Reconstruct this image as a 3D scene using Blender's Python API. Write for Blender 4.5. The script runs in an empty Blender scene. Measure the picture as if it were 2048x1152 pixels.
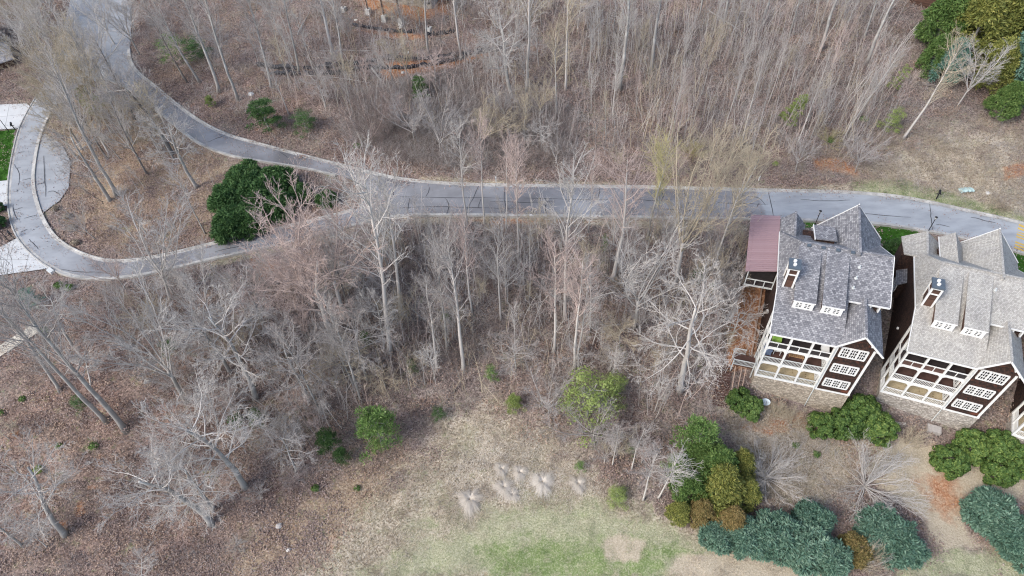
import bpy, math, random
import numpy as np
from mathutils import Vector, Matrix, Quaternion

S = bpy.context.scene
COL = S.collection
rng = np.random.default_rng(7)
random.seed(7)

# ------------------------------------------------------------------ camera
F, CH = 1365.0, 70.0
_d = np.array([96.0, -1124.0, -F]); _d /= np.linalg.norm(_d)
_up = -_d
_fh = np.array([0, 0, -1.0]); _fh = _fh - _up * (_fh @ _up); _fh /= np.linalg.norm(_fh)
R = np.array([np.cross(_fh, _up), _fh, _up])
cam = bpy.data.cameras.new('camera'); camo = bpy.data.objects.new('camera', cam); COL.objects.link(camo)
cam.sensor_width = 36; cam.lens = F / 2048 * 36; cam.clip_end = 4000; cam.clip_start = .5
M = Matrix([list(R[i]) for i in range(3)]).to_4x4(); M.translation = Vector((0, 0, CH))
camo.matrix_world = M
S.camera = camo

# ------------------------------------------------------------------ light
SUN_EL, SUN_AZ = 44.0, 240.0     # soft sun, from the left and a little ahead (azimuth clockwise from +y)
w = bpy.data.worlds.new('World'); S.world = w; w.use_nodes = True
nt = w.node_tree; bg = nt.nodes['Background']
sky = nt.nodes.new('ShaderNodeTexSky'); sky.sky_type = 'NISHITA'; sky.sun_disc = False
sky.sun_elevation = math.radians(SUN_EL); sky.sun_rotation = math.radians(SUN_AZ)
sky.air_density = 1.0; sky.dust_density = 2.5; sky.ozone_density = 1.0
nt.links.new(sky.outputs[0], bg.inputs[0]); bg.inputs[1].default_value = 0.15
sun = bpy.data.lights.new('sun', 'SUN'); sun.energy = 1.2; sun.angle = math.radians(16); sun.color = (1, .975, .95)
suno = bpy.data.objects.new('sun', sun); COL.objects.link(suno)
az = math.radians(SUN_AZ); el = math.radians(SUN_EL)
sd = Vector((math.sin(az) * math.cos(el), math.cos(az) * math.cos(el), math.sin(el)))
suno.rotation_euler = (-sd).to_track_quat('-Z', 'Y').to_euler()
S.view_settings.view_transform = 'Standard'; S.view_settings.look = 'None'
S.view_settings.exposure = 0.80; S.view_settings.gamma = 1; S.view_settings.use_curve_mapping = False
S.render.engine = 'CYCLES'
S.cycles.pixel_filter_type = 'BLACKMAN_HARRIS'; S.cycles.filter_width = 1.15; S.cycles.use_denoising = True; S.cycles.denoising_input_passes = 'RGB_ALBEDO_NORMAL'; S.cycles.denoising_prefilter = 'NONE'
S.cycles.max_bounces = 6; S.cycles.diffuse_bounces = 3; S.cycles.glossy_bounces = 2

# ------------------------------------------------------------------ terrain
PD = np.array([-400, -90, -50, -36, -28, -24.5, -21.3, -14, -6, 0, 4, 400.0])
PZ = np.array([-6, -4, -3.2, -2.2, -.8, .9, 2.7, 5.9, 7, 7, 7, 7.0])
RX = np.array([-200, -70, -50, -38, -25, -12, 0, 19, 31, 44, 52, 60, 80, 200.0])
RY = np.array([62, 62, 61, 63, 66, 68, 67.5, 65, 63.5, 61.5, 58.5, 55.5, 47, 0.0])
def _h0(x, y):
    yr = np.interp(x, RX, RY); d = y - yr
    z = (np.interp(d, PD, PZ) + np.interp(d - 1.6, PD, PZ) + np.interp(d + 1.6, PD, PZ)) / 3
    k = np.interp(x, [-60, -40, -12, 20, 200], [.06, .09, .20, .22, .22])
    up = np.clip(d - 4, 0, None)
    z = z + np.where(up < 90, k * up, k * 90 + (up - 90) * .05)
    z = z - .09 * (np.logaddexp(0, (np.minimum(x, 80) - 26) / 4) * 4)
    return z
def hgt(x, y):
    x = np.asarray(x, float); y = np.asarray(y, float)
    return _h0(x, y)
def rays(pts):
    p = np.asarray(pts, float)
    c = np.stack([p[:, 0] - 1024, 576 - p[:, 1], np.full(len(p), -F)], 1)
    r = c @ R.T
    return r / np.linalg.norm(r, axis=1)[:, None]
def ground(pts, dz=0.0):
    """where the line of sight of each survey point meets the terrain"""
    r = rays(pts); o = np.array([0, 0, CH])
    t = np.full(len(r), 30.0); step = np.full(len(r), 1.0); done = np.zeros(len(r), bool)
    for _ in range(330):
        p = o + r * t[:, None]
        below = p[:, 2] < hgt(p[:, 0], p[:, 1]) + dz
        done |= below
        t = np.where(done, t, t + 1.0)
    lo = t - 1.0; hi = t.copy()
    for _ in range(16):
        m = (lo + hi) / 2; p = o + r * m[:, None]
        b = p[:, 2] < hgt(p[:, 0], p[:, 1]) + dz
        hi = np.where(b, m, hi); lo = np.where(b, lo, m)
    return o + r * hi[:, None]
def g1(u, v): return ground([(u, v)])[0]
def un(u, v, z):
    r = rays([(u, v)])[0]; return np.array([0, 0, CH]) + r * ((z - CH) / r[2])
def pix(P):
    c = (np.asarray(P, float) - [0, 0, CH]) @ R
    return np.stack([1024 + F * c[:, 0] / -c[:, 2], 576 - F * c[:, 1] / -c[:, 2]], 1)

# ------------------------------------------------------------------ materials
def mat(name, rough=.8, spec=.3):
    m = bpy.data.materials.new(name); m.use_nodes = True
    b = m.node_tree.nodes['Principled BSDF']
    b.inputs['Roughness'].default_value = rough; b.inputs['Specular IOR Level'].default_value = spec
    return m, m.node_tree, b
def N(t, kind, **kw):
    n = t.nodes.new(kind)
    for k, v in kw.items(): setattr(n, k, v)
    return n
def ramp(t, fac, stops, interp='LINEAR'):
    r = N(t, 'ShaderNodeValToRGB'); r.color_ramp.interpolation = interp
    e = r.color_ramp.elements
    while len(e) < len(stops): e.new(.5)
    for i, (p, c) in enumerate(stops):
        e[i].position = p; e[i].color = (*c, 1)
    t.links.new(fac, r.inputs[0]); return r.outputs[0]
def noise(t, scale, detail=4, rough=.6, vec=None, out=0):
    n = N(t, 'ShaderNodeTexNoise'); n.inputs['Scale'].default_value = scale
    n.inputs['Detail'].default_value = detail; n.inputs['Roughness'].default_value = rough
    if vec is not None: t.links.new(vec, n.inputs['Vector'])
    return n.outputs[out]
def mix(t, fac, a, b, mode='MIX'):
    n = N(t, 'ShaderNodeMix', data_type='RGBA', blend_type=mode)
    for s, v in ((n.inputs[0], fac), (n.inputs[6], a), (n.inputs[7], b)):
        if isinstance(v, (int, float)): s.default_value = v
        elif isinstance(v, tuple): s.default_value = (*v, 1) if len(v) == 3 else v
        else: t.links.new(v, s)
    return n.outputs[2]
def math_(t, op, a, b=None, c=None, clamp=False):
    n = N(t, 'ShaderNodeMath', operation=op, use_clamp=clamp)
    for i, v in enumerate((a, b, c)):
        if v is None: continue
        if isinstance(v, (int, float)): n.inputs[i].default_value = v
        else: t.links.new(v, n.inputs[i])
    return n.outputs[0]
def bump(t, b, h, strength=.5, dist=.05):
    n = N(t, 'ShaderNodeBump'); n.inputs['Strength'].default_value = strength; n.inputs['Distance'].default_value = dist
    t.links.new(h, n.inputs['Height']); t.links.new(n.outputs[0], b.inputs['Normal'])
def plain(name, c, var=.15, rough=.7, scale=3.0, bmp=0):
    m, t, b = mat(name, rough)
    co = N(t, 'ShaderNodeTexCoord').outputs['Object']
    n = noise(t, scale, 5, .6, co)
    col = ramp(t, n, [(.25, tuple(x * (1 - var) for x in c)), (.75, tuple(min(1, x * (1 + var)) for x in c))])
    t.links.new(col, b.inputs['Base Color'])
    if bmp: bump(t, b, n, bmp, .03)
    return m
def leafy(name, cols, rough=.6, dead=None, trans=0.15):
    """foliage: every leaf is an island with its own colour, whole plants differ a little"""
    m, t, b = mat(name, rough, .25)
    g = N(t, 'ShaderNodeNewGeometry').outputs['Random Per Island']
    o = N(t, 'ShaderNodeObjectInfo').outputs['Random']
    nz = noise(t, 1.4, 3, .6, N(t, 'ShaderNodeTexCoord').outputs['Object'])
    k = math_(t, 'ADD', math_(t, 'MULTIPLY', g, .55), math_(t, 'ADD', math_(t, 'MULTIPLY', o, .18), math_(t, 'MULTIPLY', math_(t, 'SUBTRACT', nz, .25), .55)))
    n = len(cols)
    col = ramp(t, k, [(i / (n - 1), c) for i, c in enumerate(cols)])
    t.links.new(col, b.inputs['Base Color'])
    tr = N(t, 'ShaderNodeBsdfTranslucent'); t.links.new(col, tr.inputs[0])
    ms = N(t, 'ShaderNodeMixShader'); ms.inputs[0].default_value = trans
    t.links.new(b.outputs[0], ms.inputs[1]); t.links.new(tr.outputs[0], ms.inputs[2])
    t.links.new(ms.outputs[0], t.nodes['Material Output'].inputs[0])
    return m
def bark(name, c, var=.3, spot=None):
    m, t, b = mat(name, .9, .1)
    g = N(t, 'ShaderNodeNewGeometry'); o = N(t, 'ShaderNodeObjectInfo').outputs['Random']
    co = N(t, 'ShaderNodeTexCoord').outputs['Object']
    mp = N(t, 'ShaderNodeMapping'); mp.inputs['Scale'].default_value = (5, 5, 1.2); t.links.new(co, mp.inputs[0])
    n = noise(t, 1.6, 5, .7, mp.outputs[0])
    k = math_(t, 'ADD', math_(t, 'MULTIPLY', n, .5), math_(t, 'MULTIPLY', g.outputs['Random Per Island'], .5))
    k = math_(t, 'ADD', math_(t, 'MULTIPLY', k, .8), math_(t, 'MULTIPLY', o, .2))
    col = ramp(t, k, [(.2, tuple(x * (1 - var) for x in c)), (.55, c), (.9, tuple(min(1, x * (1 + var)) for x in c))])
    if spot:
        s = noise(t, 1.1, 3, .6, co)
        col = mix(t, ramp(t, s, [(.52, (0, 0, 0)), (.6, (1, 1, 1))]), col, spot)
    t.links.new(col, b.inputs['Base Color'])
    return m
MT = {}
MT['bark_grey'] = bark('grey_bark', (.36, .345, .32), .35, (.48, .48, .45))
MT['bark_dark'] = bark('dark_bark', (.20, .18, .165), .4, (.30, .30, .27))
MT['bark_pale'] = bark('pale_bark', (.54, .51, .47), .25)
MT['twig_grey'] = bark('grey_twig', (.46, .425, .395), .3)
MT['twig_pale'] = bark('pale_twig', (.56, .525, .485), .25)
MT['twig_pink'] = bark('budding_twig', (.55, .44, .39), .25)
MT['twig_tan'] = bark('tan_twig', (.50, .43, .32), .3)
MT['twig_brown'] = bark('brown_twig', (.30, .24, .215), .5)
MT['twig_yellow'] = bark('catkin_twig', (.52, .47, .25), .25)
MT['leaf_pine'] = leafy('bright_pine_needles', [(.055, .115, .03), (.15, .26, .07), (.33, .43, .16)])
MT['leaf_dkpine'] = leafy('green_needles', [(.035, .085, .028), (.075, .15, .045), (.16, .26, .09)])
MT['leaf_pale'] = leafy('pale_green_leaf', [(.16, .22, .06), (.26, .33, .10), (.36, .42, .15)])
MT['leaf_holly'] = leafy('holly_green', [(.022, .06, .02), (.065, .14, .042), (.15, .25, .09)])
MT['leaf_laurel'] = leafy('laurel_green', [(.03, .066, .018), (.085, .155, .038), (.26, .33, .085)])
MT['leaf_cypress'] = leafy('blue_green_sprays', [(.035, .09, .062), (.12, .22, .155), (.29, .40, .29)])
MT['leaf_bluepale'] = leafy('pale_blue_green_needles', [(.07, .15, .12), (.14, .26, .20), (.24, .37, .29)])
MT['leaf_yellow'] = leafy('yellow_green_sprays', [(.06, .09, .028), (.20, .22, .055), (.48, .44, .13)])
MT['leaf_orange'] = leafy('bronze_sprays', [(.08, .10, .03), (.23, .18, .07), (.38, .26, .11)])
MT['leaf_green'] = leafy('fresh_green_sprays', [(.038, .085, .022), (.11, .19, .05), (.27, .35, .11)])
MT['straw'] = leafy('dry_grass_blade', [(.42, .34, .25), (.62, .54, .43), (.75, .68, .57)], trans=.1)
MT['blond'] = leafy('blond_grass_blade', [(.50, .43, .35), (.72, .66, .57), (.84, .80, .73)], trans=.1)
MT['straw_dark'] = leafy('dry_weed', [(.14, .11, .085), (.33, .27, .2), (.5, .43, .34)], trans=.1)
MT['leaf_fall'] = leafy('fallen_leaf', [(.12, .082, .068), (.25, .18, .155), (.36, .275, .24), (.55, .465, .42)], trans=.05)
MT['leaf_fall2'] = leafy('fallen_tan_leaf', [(.22, .14, .105), (.37, .26, .195), (.52, .42, .33)], trans=.05)
MT['grass'] = leafy('green_grass_blade', [(.07, .15, .03), (.14, .25, .06), (.24, .33, .11)])
MT['white'] = plain('white_paint', (.78, .78, .75), .06)
MT['offwhite'] = plain('grey_white_paint', (.60, .62, .60), .08)
MT['glass'], _t, _b = mat('window_glass', .08, .5); _b.inputs['Base Color'].default_value = (.02, .022, .025, 1)
MT['dark'] = plain('dark_screen', (.035, .03, .03), .3)
MT['black'] = plain('black_metal', (.02, .02, .022), .2, .5)
MT['steel'] = plain('brown_steel', (.09, .06, .05), .3)
MT['concrete'] = plain('concrete', (.60, .59, .55), .12, .85, 1.2, .2)
MT['drive'] = plain('pale_drive_concrete', (.55, .56, .55), .10, .85, .5)
MT['kerb'] = plain('kerb_concrete', (.44, .43, .40), .38, .85, .9)
MT['tar'] = plain('tar_seal', (.05, .05, .055), .3, .6)
MT['deck_brown'] = plain('brown_deck', (.10, .055, .045), .3, .8, 2)
MT['deck_dark'] = plain('dark_deck', (.05, .04, .04), .3)
MT['chim_cap'] = plain('blue_grey_metal', (.10, .125, .15), .15, .4)
MT['wood_trim'] = plain('weathered_rail', (.42, .30, .23), .2)
MT['green_cloth'] = plain('lime_cloth', (.30, .48, .10), .1)
MT['blue_cloth'] = plain('slate_blue_cloth', (.20, .25, .36), .1)
MT['pink_cloth'] = plain('pink_cloth', (.65, .33, .33), .1)
MT['tan_wood'] = plain('tan_wood', (.42, .25, .13), .2)
MT['teal'] = plain('pale_teal_sheet', (.42, .55, .52), .15)
MT['stonegrey'] = plain('grey_rock', (.42, .39, .36), .25, .9, 4, .5)
MT['silt'] = plain('black_silt_fabric', (.045, .045, .05), .3)
MT['yellow'] = plain('yellow_road_paint', (.62, .42, .10), .12)
MT['dish'] = plain('dish_grey', (.52, .60, .64), .05, .5)

def m_patio():
    m, t, b = mat('sandy_patio', .9)
    co = N(t, 'ShaderNodeTexCoord').outputs['Object']
    n = noise(t, 6, 5, .7, co); n2 = noise(t, 1.6, 2, .5, co)
    c = ramp(t, n, [(.3, (.42, .33, .19)), (.7, (.64, .54, .36))])
    c = mix(t, ramp(t, n2, [(.60, (0, 0, 0)), (.66, (1, 1, 1))]), c, (.2, .13, .06))
    t.links.new(c, b.inputs['Base Color']); return m
MT['patio'] = m_patio()
def m_stone(name, a, c2):
    m, t, b = mat(name, .95)
    uv = N(t, 'ShaderNodeUVMap').outputs[0]
    mp = N(t, 'ShaderNodeMapping'); mp.inputs['Scale'].default_value = (1, 2.1, 1); t.links.new(uv, mp.inputs[0])
    v = N(t, 'ShaderNodeTexVoronoi'); v.inputs['Scale'].default_value = 3.6; t.links.new(mp.outputs[0], v.inputs['Vector'])
    e = N(t, 'ShaderNodeTexVoronoi', feature='DISTANCE_TO_EDGE'); e.inputs['Scale'].default_value = 3.6; t.links.new(mp.outputs[0], e.inputs['Vector'])
    sep = N(t, 'ShaderNodeSeparateColor'); t.links.new(v.outputs['Color'], sep.inputs[0])
    c = ramp(t, sep.outputs[0], [(0, tuple(x * .62 for x in a)), (.4, a), (.75, c2), (1, tuple(min(1, x * 1.25) for x in c2))])
    n = noise(t, 9, 4, .7, uv)
    c = mix(t, math_(t, 'MULTIPLY', n, .5), c, (.24, .2, .15))
    edge = ramp(t, e.outputs['Distance'], [(.0, (1, 1, 1)), (.09, (0, 0, 0))])
    c = mix(t, edge, c, (.20, .17, .14))
    t.links.new(c, b.inputs['Base Color'])
    bump(t, b, math_(t, 'MINIMUM', e.outputs['Distance'], .2), .9, .08); return m
MT['stone'] = m_stone('tan_fieldstone', (.47, .40, .31), (.66, .57, .45))
MT['stone_grey'] = m_stone('grey_fieldstone', (.50, .46, .41), (.68, .63, .56))
def m_brick(name, cols, bw, bh, mortar, ms=.012, rough=.85, extra=None, bs=.3):
    m, t, b = mat(name, rough)
    uv = N(t, 'ShaderNodeUVMap').outputs[0]
    br = N(t, 'ShaderNodeTexBrick'); t.links.new(uv, br.inputs['Vector'])
    br.inputs['Scale'].default_value = 1; br.inputs['Brick Width'].default_value = bw; br.inputs['Row Height'].default_value = bh
    br.inputs['Mortar Size'].default_value = ms; br.inputs['Bias'].default_value = 0
    br.inputs['Color1'].default_value = (0, 0, 0, 1); br.inputs['Color2'].default_value = (1, 1, 1, 1); br.inputs['Mortar'].default_value = (.5, .5, .5, 1)
    n = noise(t, 3.5, 6, .75, uv)
    k = math_(t, 'ADD', math_(t, 'MULTIPLY', br.outputs['Color'], .6), math_(t, 'MULTIPLY', n, .4))
    c = ramp(t, k, [(.15 + .7 * i / (len(cols) - 1), q) for i, q in enumerate(cols)])
    c = mix(t, br.outputs['Fac'], c, mortar)
    if 'shingle' in name:
        mp = N(t, 'ShaderNodeMapping'); mp.inputs['Scale'].default_value = (1.4, .22, 1); t.links.new(uv, mp.inputs[0])
        ns = noise(t, 1.0, 4, .6, mp.outputs[0]); nb = noise(t, .45, 3, .6, uv)
        c = mix(t, .8, c, ramp(t, ns, [(.3, (.80, .80, .81)), (.5, (1, 1, 1)), (.75, (1.0, .99, .97))]), 'MULTIPLY')
        c = mix(t, .7, c, ramp(t, nb, [(.3, (.82, .82, .84)), (.6, (1, 1, 1))]), 'MULTIPLY')
    if extra:
        n2 = noise(t, .9, 5, .65, uv)
        c = mix(t, ramp(t, n2, [(.54, (0, 0, 0)), (.68, (.8, .8, .8))]), c, extra)
    t.links.new(c, b.inputs['Base Color'])
    bump(t, b, math_(t, 'SUBTRACT', math_(t, 'MULTIPLY', br.outputs['Color'], .3), br.outputs['Fac']), bs, .03); return m
MT['roof_slate'] = m_brick('grey_slate_shingle', [(.15, .15, .16), (.235, .235, .245), (.31, .308, .315), (.45, .445, .445)], .26, .2, (.10, .10, .11), .014)
MT['roof_beige'] = m_brick('beige_shingle', [(.33, .315, .28), (.42, .40, .36), (.50, .48, .43), (.59, .565, .51)], .15, .14, (.22, .215, .2), .010)
MT['shake'] = m_brick('brown_shake', [(.022, .014, .012), (.05, .028, .022), (.085, .042, .03)], .16, .2, (.012, .009, .008), .012)
MT['shake_red'] = m_brick('weathered_brown_shake', [(.022, .014, .012), (.05, .028, .022), (.085, .042, .03)], .16, .2, (.012, .009, .008), .012, extra=(.17, .055, .03))
MT['brown_wall'] = m_brick('brown_board_wall', [(.06, .033, .025), (.10, .055, .04), (.13, .07, .05)], 3.0, .18, (.03, .02, .016), .01)
MT['metal_roof'] = m_brick('plum_metal_roof', [(.30, .20, .21), (.33, .225, .235), (.36, .25, .26)], 6.0, .30, (.26, .17, .18), .016, .45)

def m_asphalt():
    m, t, b = mat('aged_asphalt', .85)
    co = N(t, 'ShaderNodeTexCoord').outputs['Object']
    n = noise(t, .16, 4, .55, co); n2 = noise(t, 12, 4, .7, co)
    mp = N(t, 'ShaderNodeMapping'); mp.inputs['Scale'].default_value = (.25, .8, 1); t.links.new(co, mp.inputs[0])
    n3 = noise(t, 1.0, 4, .6, mp.outputs[0])
    c = ramp(t, n, [(.3, (.165, .163, .168)), (.5, (.255, .26, .272)), (.7, (.36, .37, .385))])
    # newer pale surfacing from the first house eastward and round the western bend
    sx = N(t, 'ShaderNodeSeparateXYZ'); t.links.new(co, sx.inputs[0])
    east = math_(t, 'MULTIPLY', math_(t, 'SUBTRACT', sx.outputs[0], 33.2), 2.5, clamp=True)
    west = math_(t, 'MULTIPLY', math_(t, 'SUBTRACT', -52.0, sx.outputs[0]), .12, clamp=True)
    pale = ramp(t, n3, [(.25, (.35, .375, .395)), (.75, (.44, .465, .485))])
    c = mix(t, math_(t, 'MAXIMUM', east, math_(t, 'MULTIPLY', west, .7)), c, pale)
    st = ramp(t, n3, [(.32, (.80, .79, .79)), (.6, (1, 1, 1))])
    c = mix(t, .55, c, st, 'MULTIPLY')
    c = mix(t, math_(t, 'MULTIPLY', n2, .22), c, (.12, .12, .13))
    t.links.new(c, b.inputs['Base Color']); bump(t, b, n2, .2, .01); return m
MT['asphalt'] = m_asphalt()

# ------------------------------------------------------------------ mesh helpers
class MB:
    def __init__(s): s.v = []; s.f = []; s.n = 0
    def add(s, verts, faces):
        s.v.append(np.asarray(verts, float).reshape(-1, 3)); k = s.n
        s.f += [tuple(i + k for i in f) for f in faces]; s.n += len(s.v[-1]); return s
    def box(s, x0, x1, y0, y1, z0, z1):
        v = [(x, y, z) for z in (z0, z1) for y in (y0, y1) for x in (x0, x1)]
        return s.add(v, [(0, 2, 3, 1), (4, 5, 7, 6), (0, 1, 5, 4), (2, 6, 7, 3), (0, 4, 6, 2), (1, 3, 7, 5)])
    def beam(s, p, q, w, h=None, up=(0, 0, 1)):
        h = h or w; p = np.array(p, float); q = np.array(q, float); d = q - p; d /= np.linalg.norm(d)
        u = np.array(up, float)
        if abs(d @ u) > .95: u = np.array([0, 1.0, 0])
        a = np.cross(d, u); a /= np.linalg.norm(a); b = np.cross(a, d)
        v = [e + a * w / 2 * i + b * h / 2 * j for e in (p, q) for i, j in ((-1, -1), (1, -1), (1, 1), (-1, 1))]
        return s.add(v, [(0, 3, 2, 1), (4, 5, 6, 7), (0, 1, 5, 4), (1, 2, 6, 5), (2, 3, 7, 6), (3, 0, 4, 7)])
    def slab(s, poly, th, down=(0, 0, -1)):
        p = np.array(poly, float); n = len(p); q = p + np.array(down) * th
        return s.add(np.concatenate([p, q]), [tuple(range(n)), tuple(range(2 * n - 1, n - 1, -1))] +
                     [((i + 1) % n, i, n + i, n + (i + 1) % n) for i in range(n)])
    def tube(s, pts, rad, k=5, cap=True):
        p = np.asarray(pts, float); m = len(p); r = np.asarray(rad, float) * np.ones(m)
        d = np.gradient(p, axis=0); d /= np.linalg.norm(d, axis=1)[:, None] + 1e-9
        ref = np.array([0, 0, 1.0]) if abs(d[0, 2]) < .8 else np.array([1.0, 0, 0])
        a = np.cross(d, ref); a /= np.linalg.norm(a, axis=1)[:, None] + 1e-9; b = np.cross(d, a)
        th = np.arange(k) * 2 * math.pi / k
        v = p[:, None] + r[:, None, None] * (np.cos(th)[None, :, None] * a[:, None] + np.sin(th)[None, :, None] * b[:, None])
        f = [(i * k + j, i * k + (j + 1) % k, (i + 1) * k + (j + 1) % k, (i + 1) * k + j) for i in range(m - 1) for j in range(k)]
        if cap: f += [tuple(range(k))[::-1], tuple(range((m - 1) * k, m * k))]
        return s.add(v.reshape(-1, 3), f)
    def disc(s, c, r, h, k=16, r2=None):
        r2 = r if r2 is None else r2
        v = [(c[0] + rr * math.cos(2 * math.pi * i / k), c[1] + rr * math.sin(2 * math.pi * i / k), c[2] + z) for rr, z in ((r, 0), (r2, h)) for i in range(k)]
        return s.add(v, [(i, (i + 1) % k, k + (i + 1) % k, k + i) for i in range(k)] + [tuple(range(k))[::-1], tuple(range(k, 2 * k))])
    def mesh(s, name, m=None, uv=False, smooth=False):
        me = bpy.data.meshes.new(name)
        v = np.concatenate(s.v) if s.v else np.zeros((0, 3))
        me.from_pydata([], [], []) if not len(v) else None
        if len(v):
            lens = np.fromiter((len(f) for f in s.f), int, len(s.f))
            loops = np.fromiter((i for f in s.f for i in f), int, int(lens.sum()))
            me.vertices.add(len(v)); me.vertices.foreach_set('co', v.ravel())
            me.loops.add(len(loops)); me.loops.foreach_set('vertex_index', loops)
            me.polygons.add(len(lens)); me.polygons.foreach_set('loop_start', np.concatenate([[0], np.cumsum(lens)[:-1]]))
            me.update(calc_edges=True)
            me.polygons.foreach_set('use_smooth', [bool(smooth)] * len(lens))
            if uv:
                l = me.uv_layers.new(name='UVMap')
                for p in me.polygons:
                    n = p.normal
                    if abs(n.z) > .97: a, b = Vector((1, 0, 0)), Vector((0, 1, 0))
                    else:
                        a = Vector((0, 0, 1)).cross(n).normalized(); b = n.cross(a)
                    for li in p.loop_indices:
                        c = me.vertices[me.loops[li].vertex_index].co
                        l.data[li].uv = (c.dot(a), c.dot(b))
        if m: me.materials.append(MT[m] if isinstance(m, str) else m)
        return me
    def obj(s, name, m, parent=None, uv=False, smooth=False, stuff=False):
        o = bpy.data.objects.new(name, s.mesh(name, m, uv, smooth)); COL.objects.link(o)
        if parent is not None: o.parent = parent
        if stuff: o['kind'] = 'stuff'
        return o
def quads_mesh(name, V, m, k=4):
    """fast: V is (n,k,3) separate k-gons"""
    n = len(V); me = bpy.data.meshes.new(name)
    me.vertices.add(n * k); me.vertices.foreach_set('co', np.asarray(V, np.float32).ravel())
    me.loops.add(n * k); me.loops.foreach_set('vertex_index', np.arange(n * k))
    me.polygons.add(n); me.polygons.foreach_set('loop_start', np.arange(n) * k)
    me.update(calc_edges=True); me.polygons.foreach_set('use_smooth', [False] * n)
    me.materials.append(MT[m]); return me
def tag(o, label=None, cat=None, group=None, kind=None):
    if label: o['label'] = label
    if cat: o['category'] = cat
    if group: o['group'] = group
    if kind: o['kind'] = kind
    return o
def empty(name, loc=(0, 0, 0), rz=0, label=None, cat=None, group=None):
    o = bpy.data.objects.new(name, None); COL.objects.link(o); o.location = Vector(loc); o.rotation_euler = (0, 0, rz)
    o.empty_display_size = .2
    return tag(o, label, cat, group)
def copy_thing(root, label, group=None, mats=None):
    r = root.copy(); COL.objects.link(r); r['label'] = label
    if group: r['group'] = group
    elif 'group' in r: del r['group']
    for ch in root.children:
        c = ch.copy(); COL.objects.link(c); c.parent = r
        if mats and ch.name.split('.')[0] in mats and c.type == 'MESH' and len(c.material_slots):
            c.material_slots[0].link = 'OBJECT'; c.material_slots[0].material = MT[mats[ch.name.split('.')[0]]]
        for g in ch.children:
            d = g.copy(); COL.objects.link(d); d.parent = c
    return r

# ------------------------------------------------------------------ ground sheet
def inpoly(P, poly):
    x, y = P[:, 0], P[:, 1]; c = np.zeros(len(P), bool); n = len(poly)
    for i in range(n):
        x1, y1 = poly[i]; x2, y2 = poly[i - 1]
        if y1 == y2: continue
        c ^= ((y1 > y) != (y2 > y)) & (x < (x2 - x1) * (y - y1) / (y2 - y1) + x1)
    return c
def world_poly(px): return [tuple(p[:2]) for p in ground(px)]
def sdist(P, poly):
    """signed distance in metres, positive inside"""
    d = np.full(len(P), 1e9); n = len(poly)
    for i in range(n):
        a = np.array(poly[i - 1]); b = np.array(poly[i]); ab = b - a
        t = np.clip(((P - a) @ ab) / (ab @ ab + 1e-9), 0, 1)
        d = np.minimum(d, np.linalg.norm(P - (a + t[:, None] * ab), axis=1))
    return np.where(inpoly(P, poly), d, -d)
def vnoise(P, s, seed):
    r = np.random.default_rng(seed); g = r.random((256, 256))
    q = P / s + 1000; i = np.floor(q).astype(int); f = q - i; f = f * f * (3 - 2 * f)
    a, b = i[:, 0] & 255, i[:, 1] & 255; a1, b1 = (a + 1) & 255, (b + 1) & 255
    return (g[a, b] * (1 - f[:, 0]) + g[a1, b] * f[:, 0]) * (1 - f[:, 1]) + (g[a, b1] * (1 - f[:, 0]) + g[a1, b1] * f[:, 0]) * f[:, 1]

fine_x = np.arange(-112, 104, .5); fine_y = np.arange(12, 152, .5)
far = np.array([3, 8, 20, 50, 110, 240, 500, 1000, 2200.])
gx = np.concatenate([fine_x[0] - far[::-1], fine_x, fine_x[-1] + far])
gy = np.concatenate([fine_y[0] - far[::-1], fine_y, fine_y[-1] + far])
X, Y = np.meshgrid(gx, gy); Z = hgt(X, Y)
PG = np.stack([X.ravel(), Y.ravel()], 1)

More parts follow.
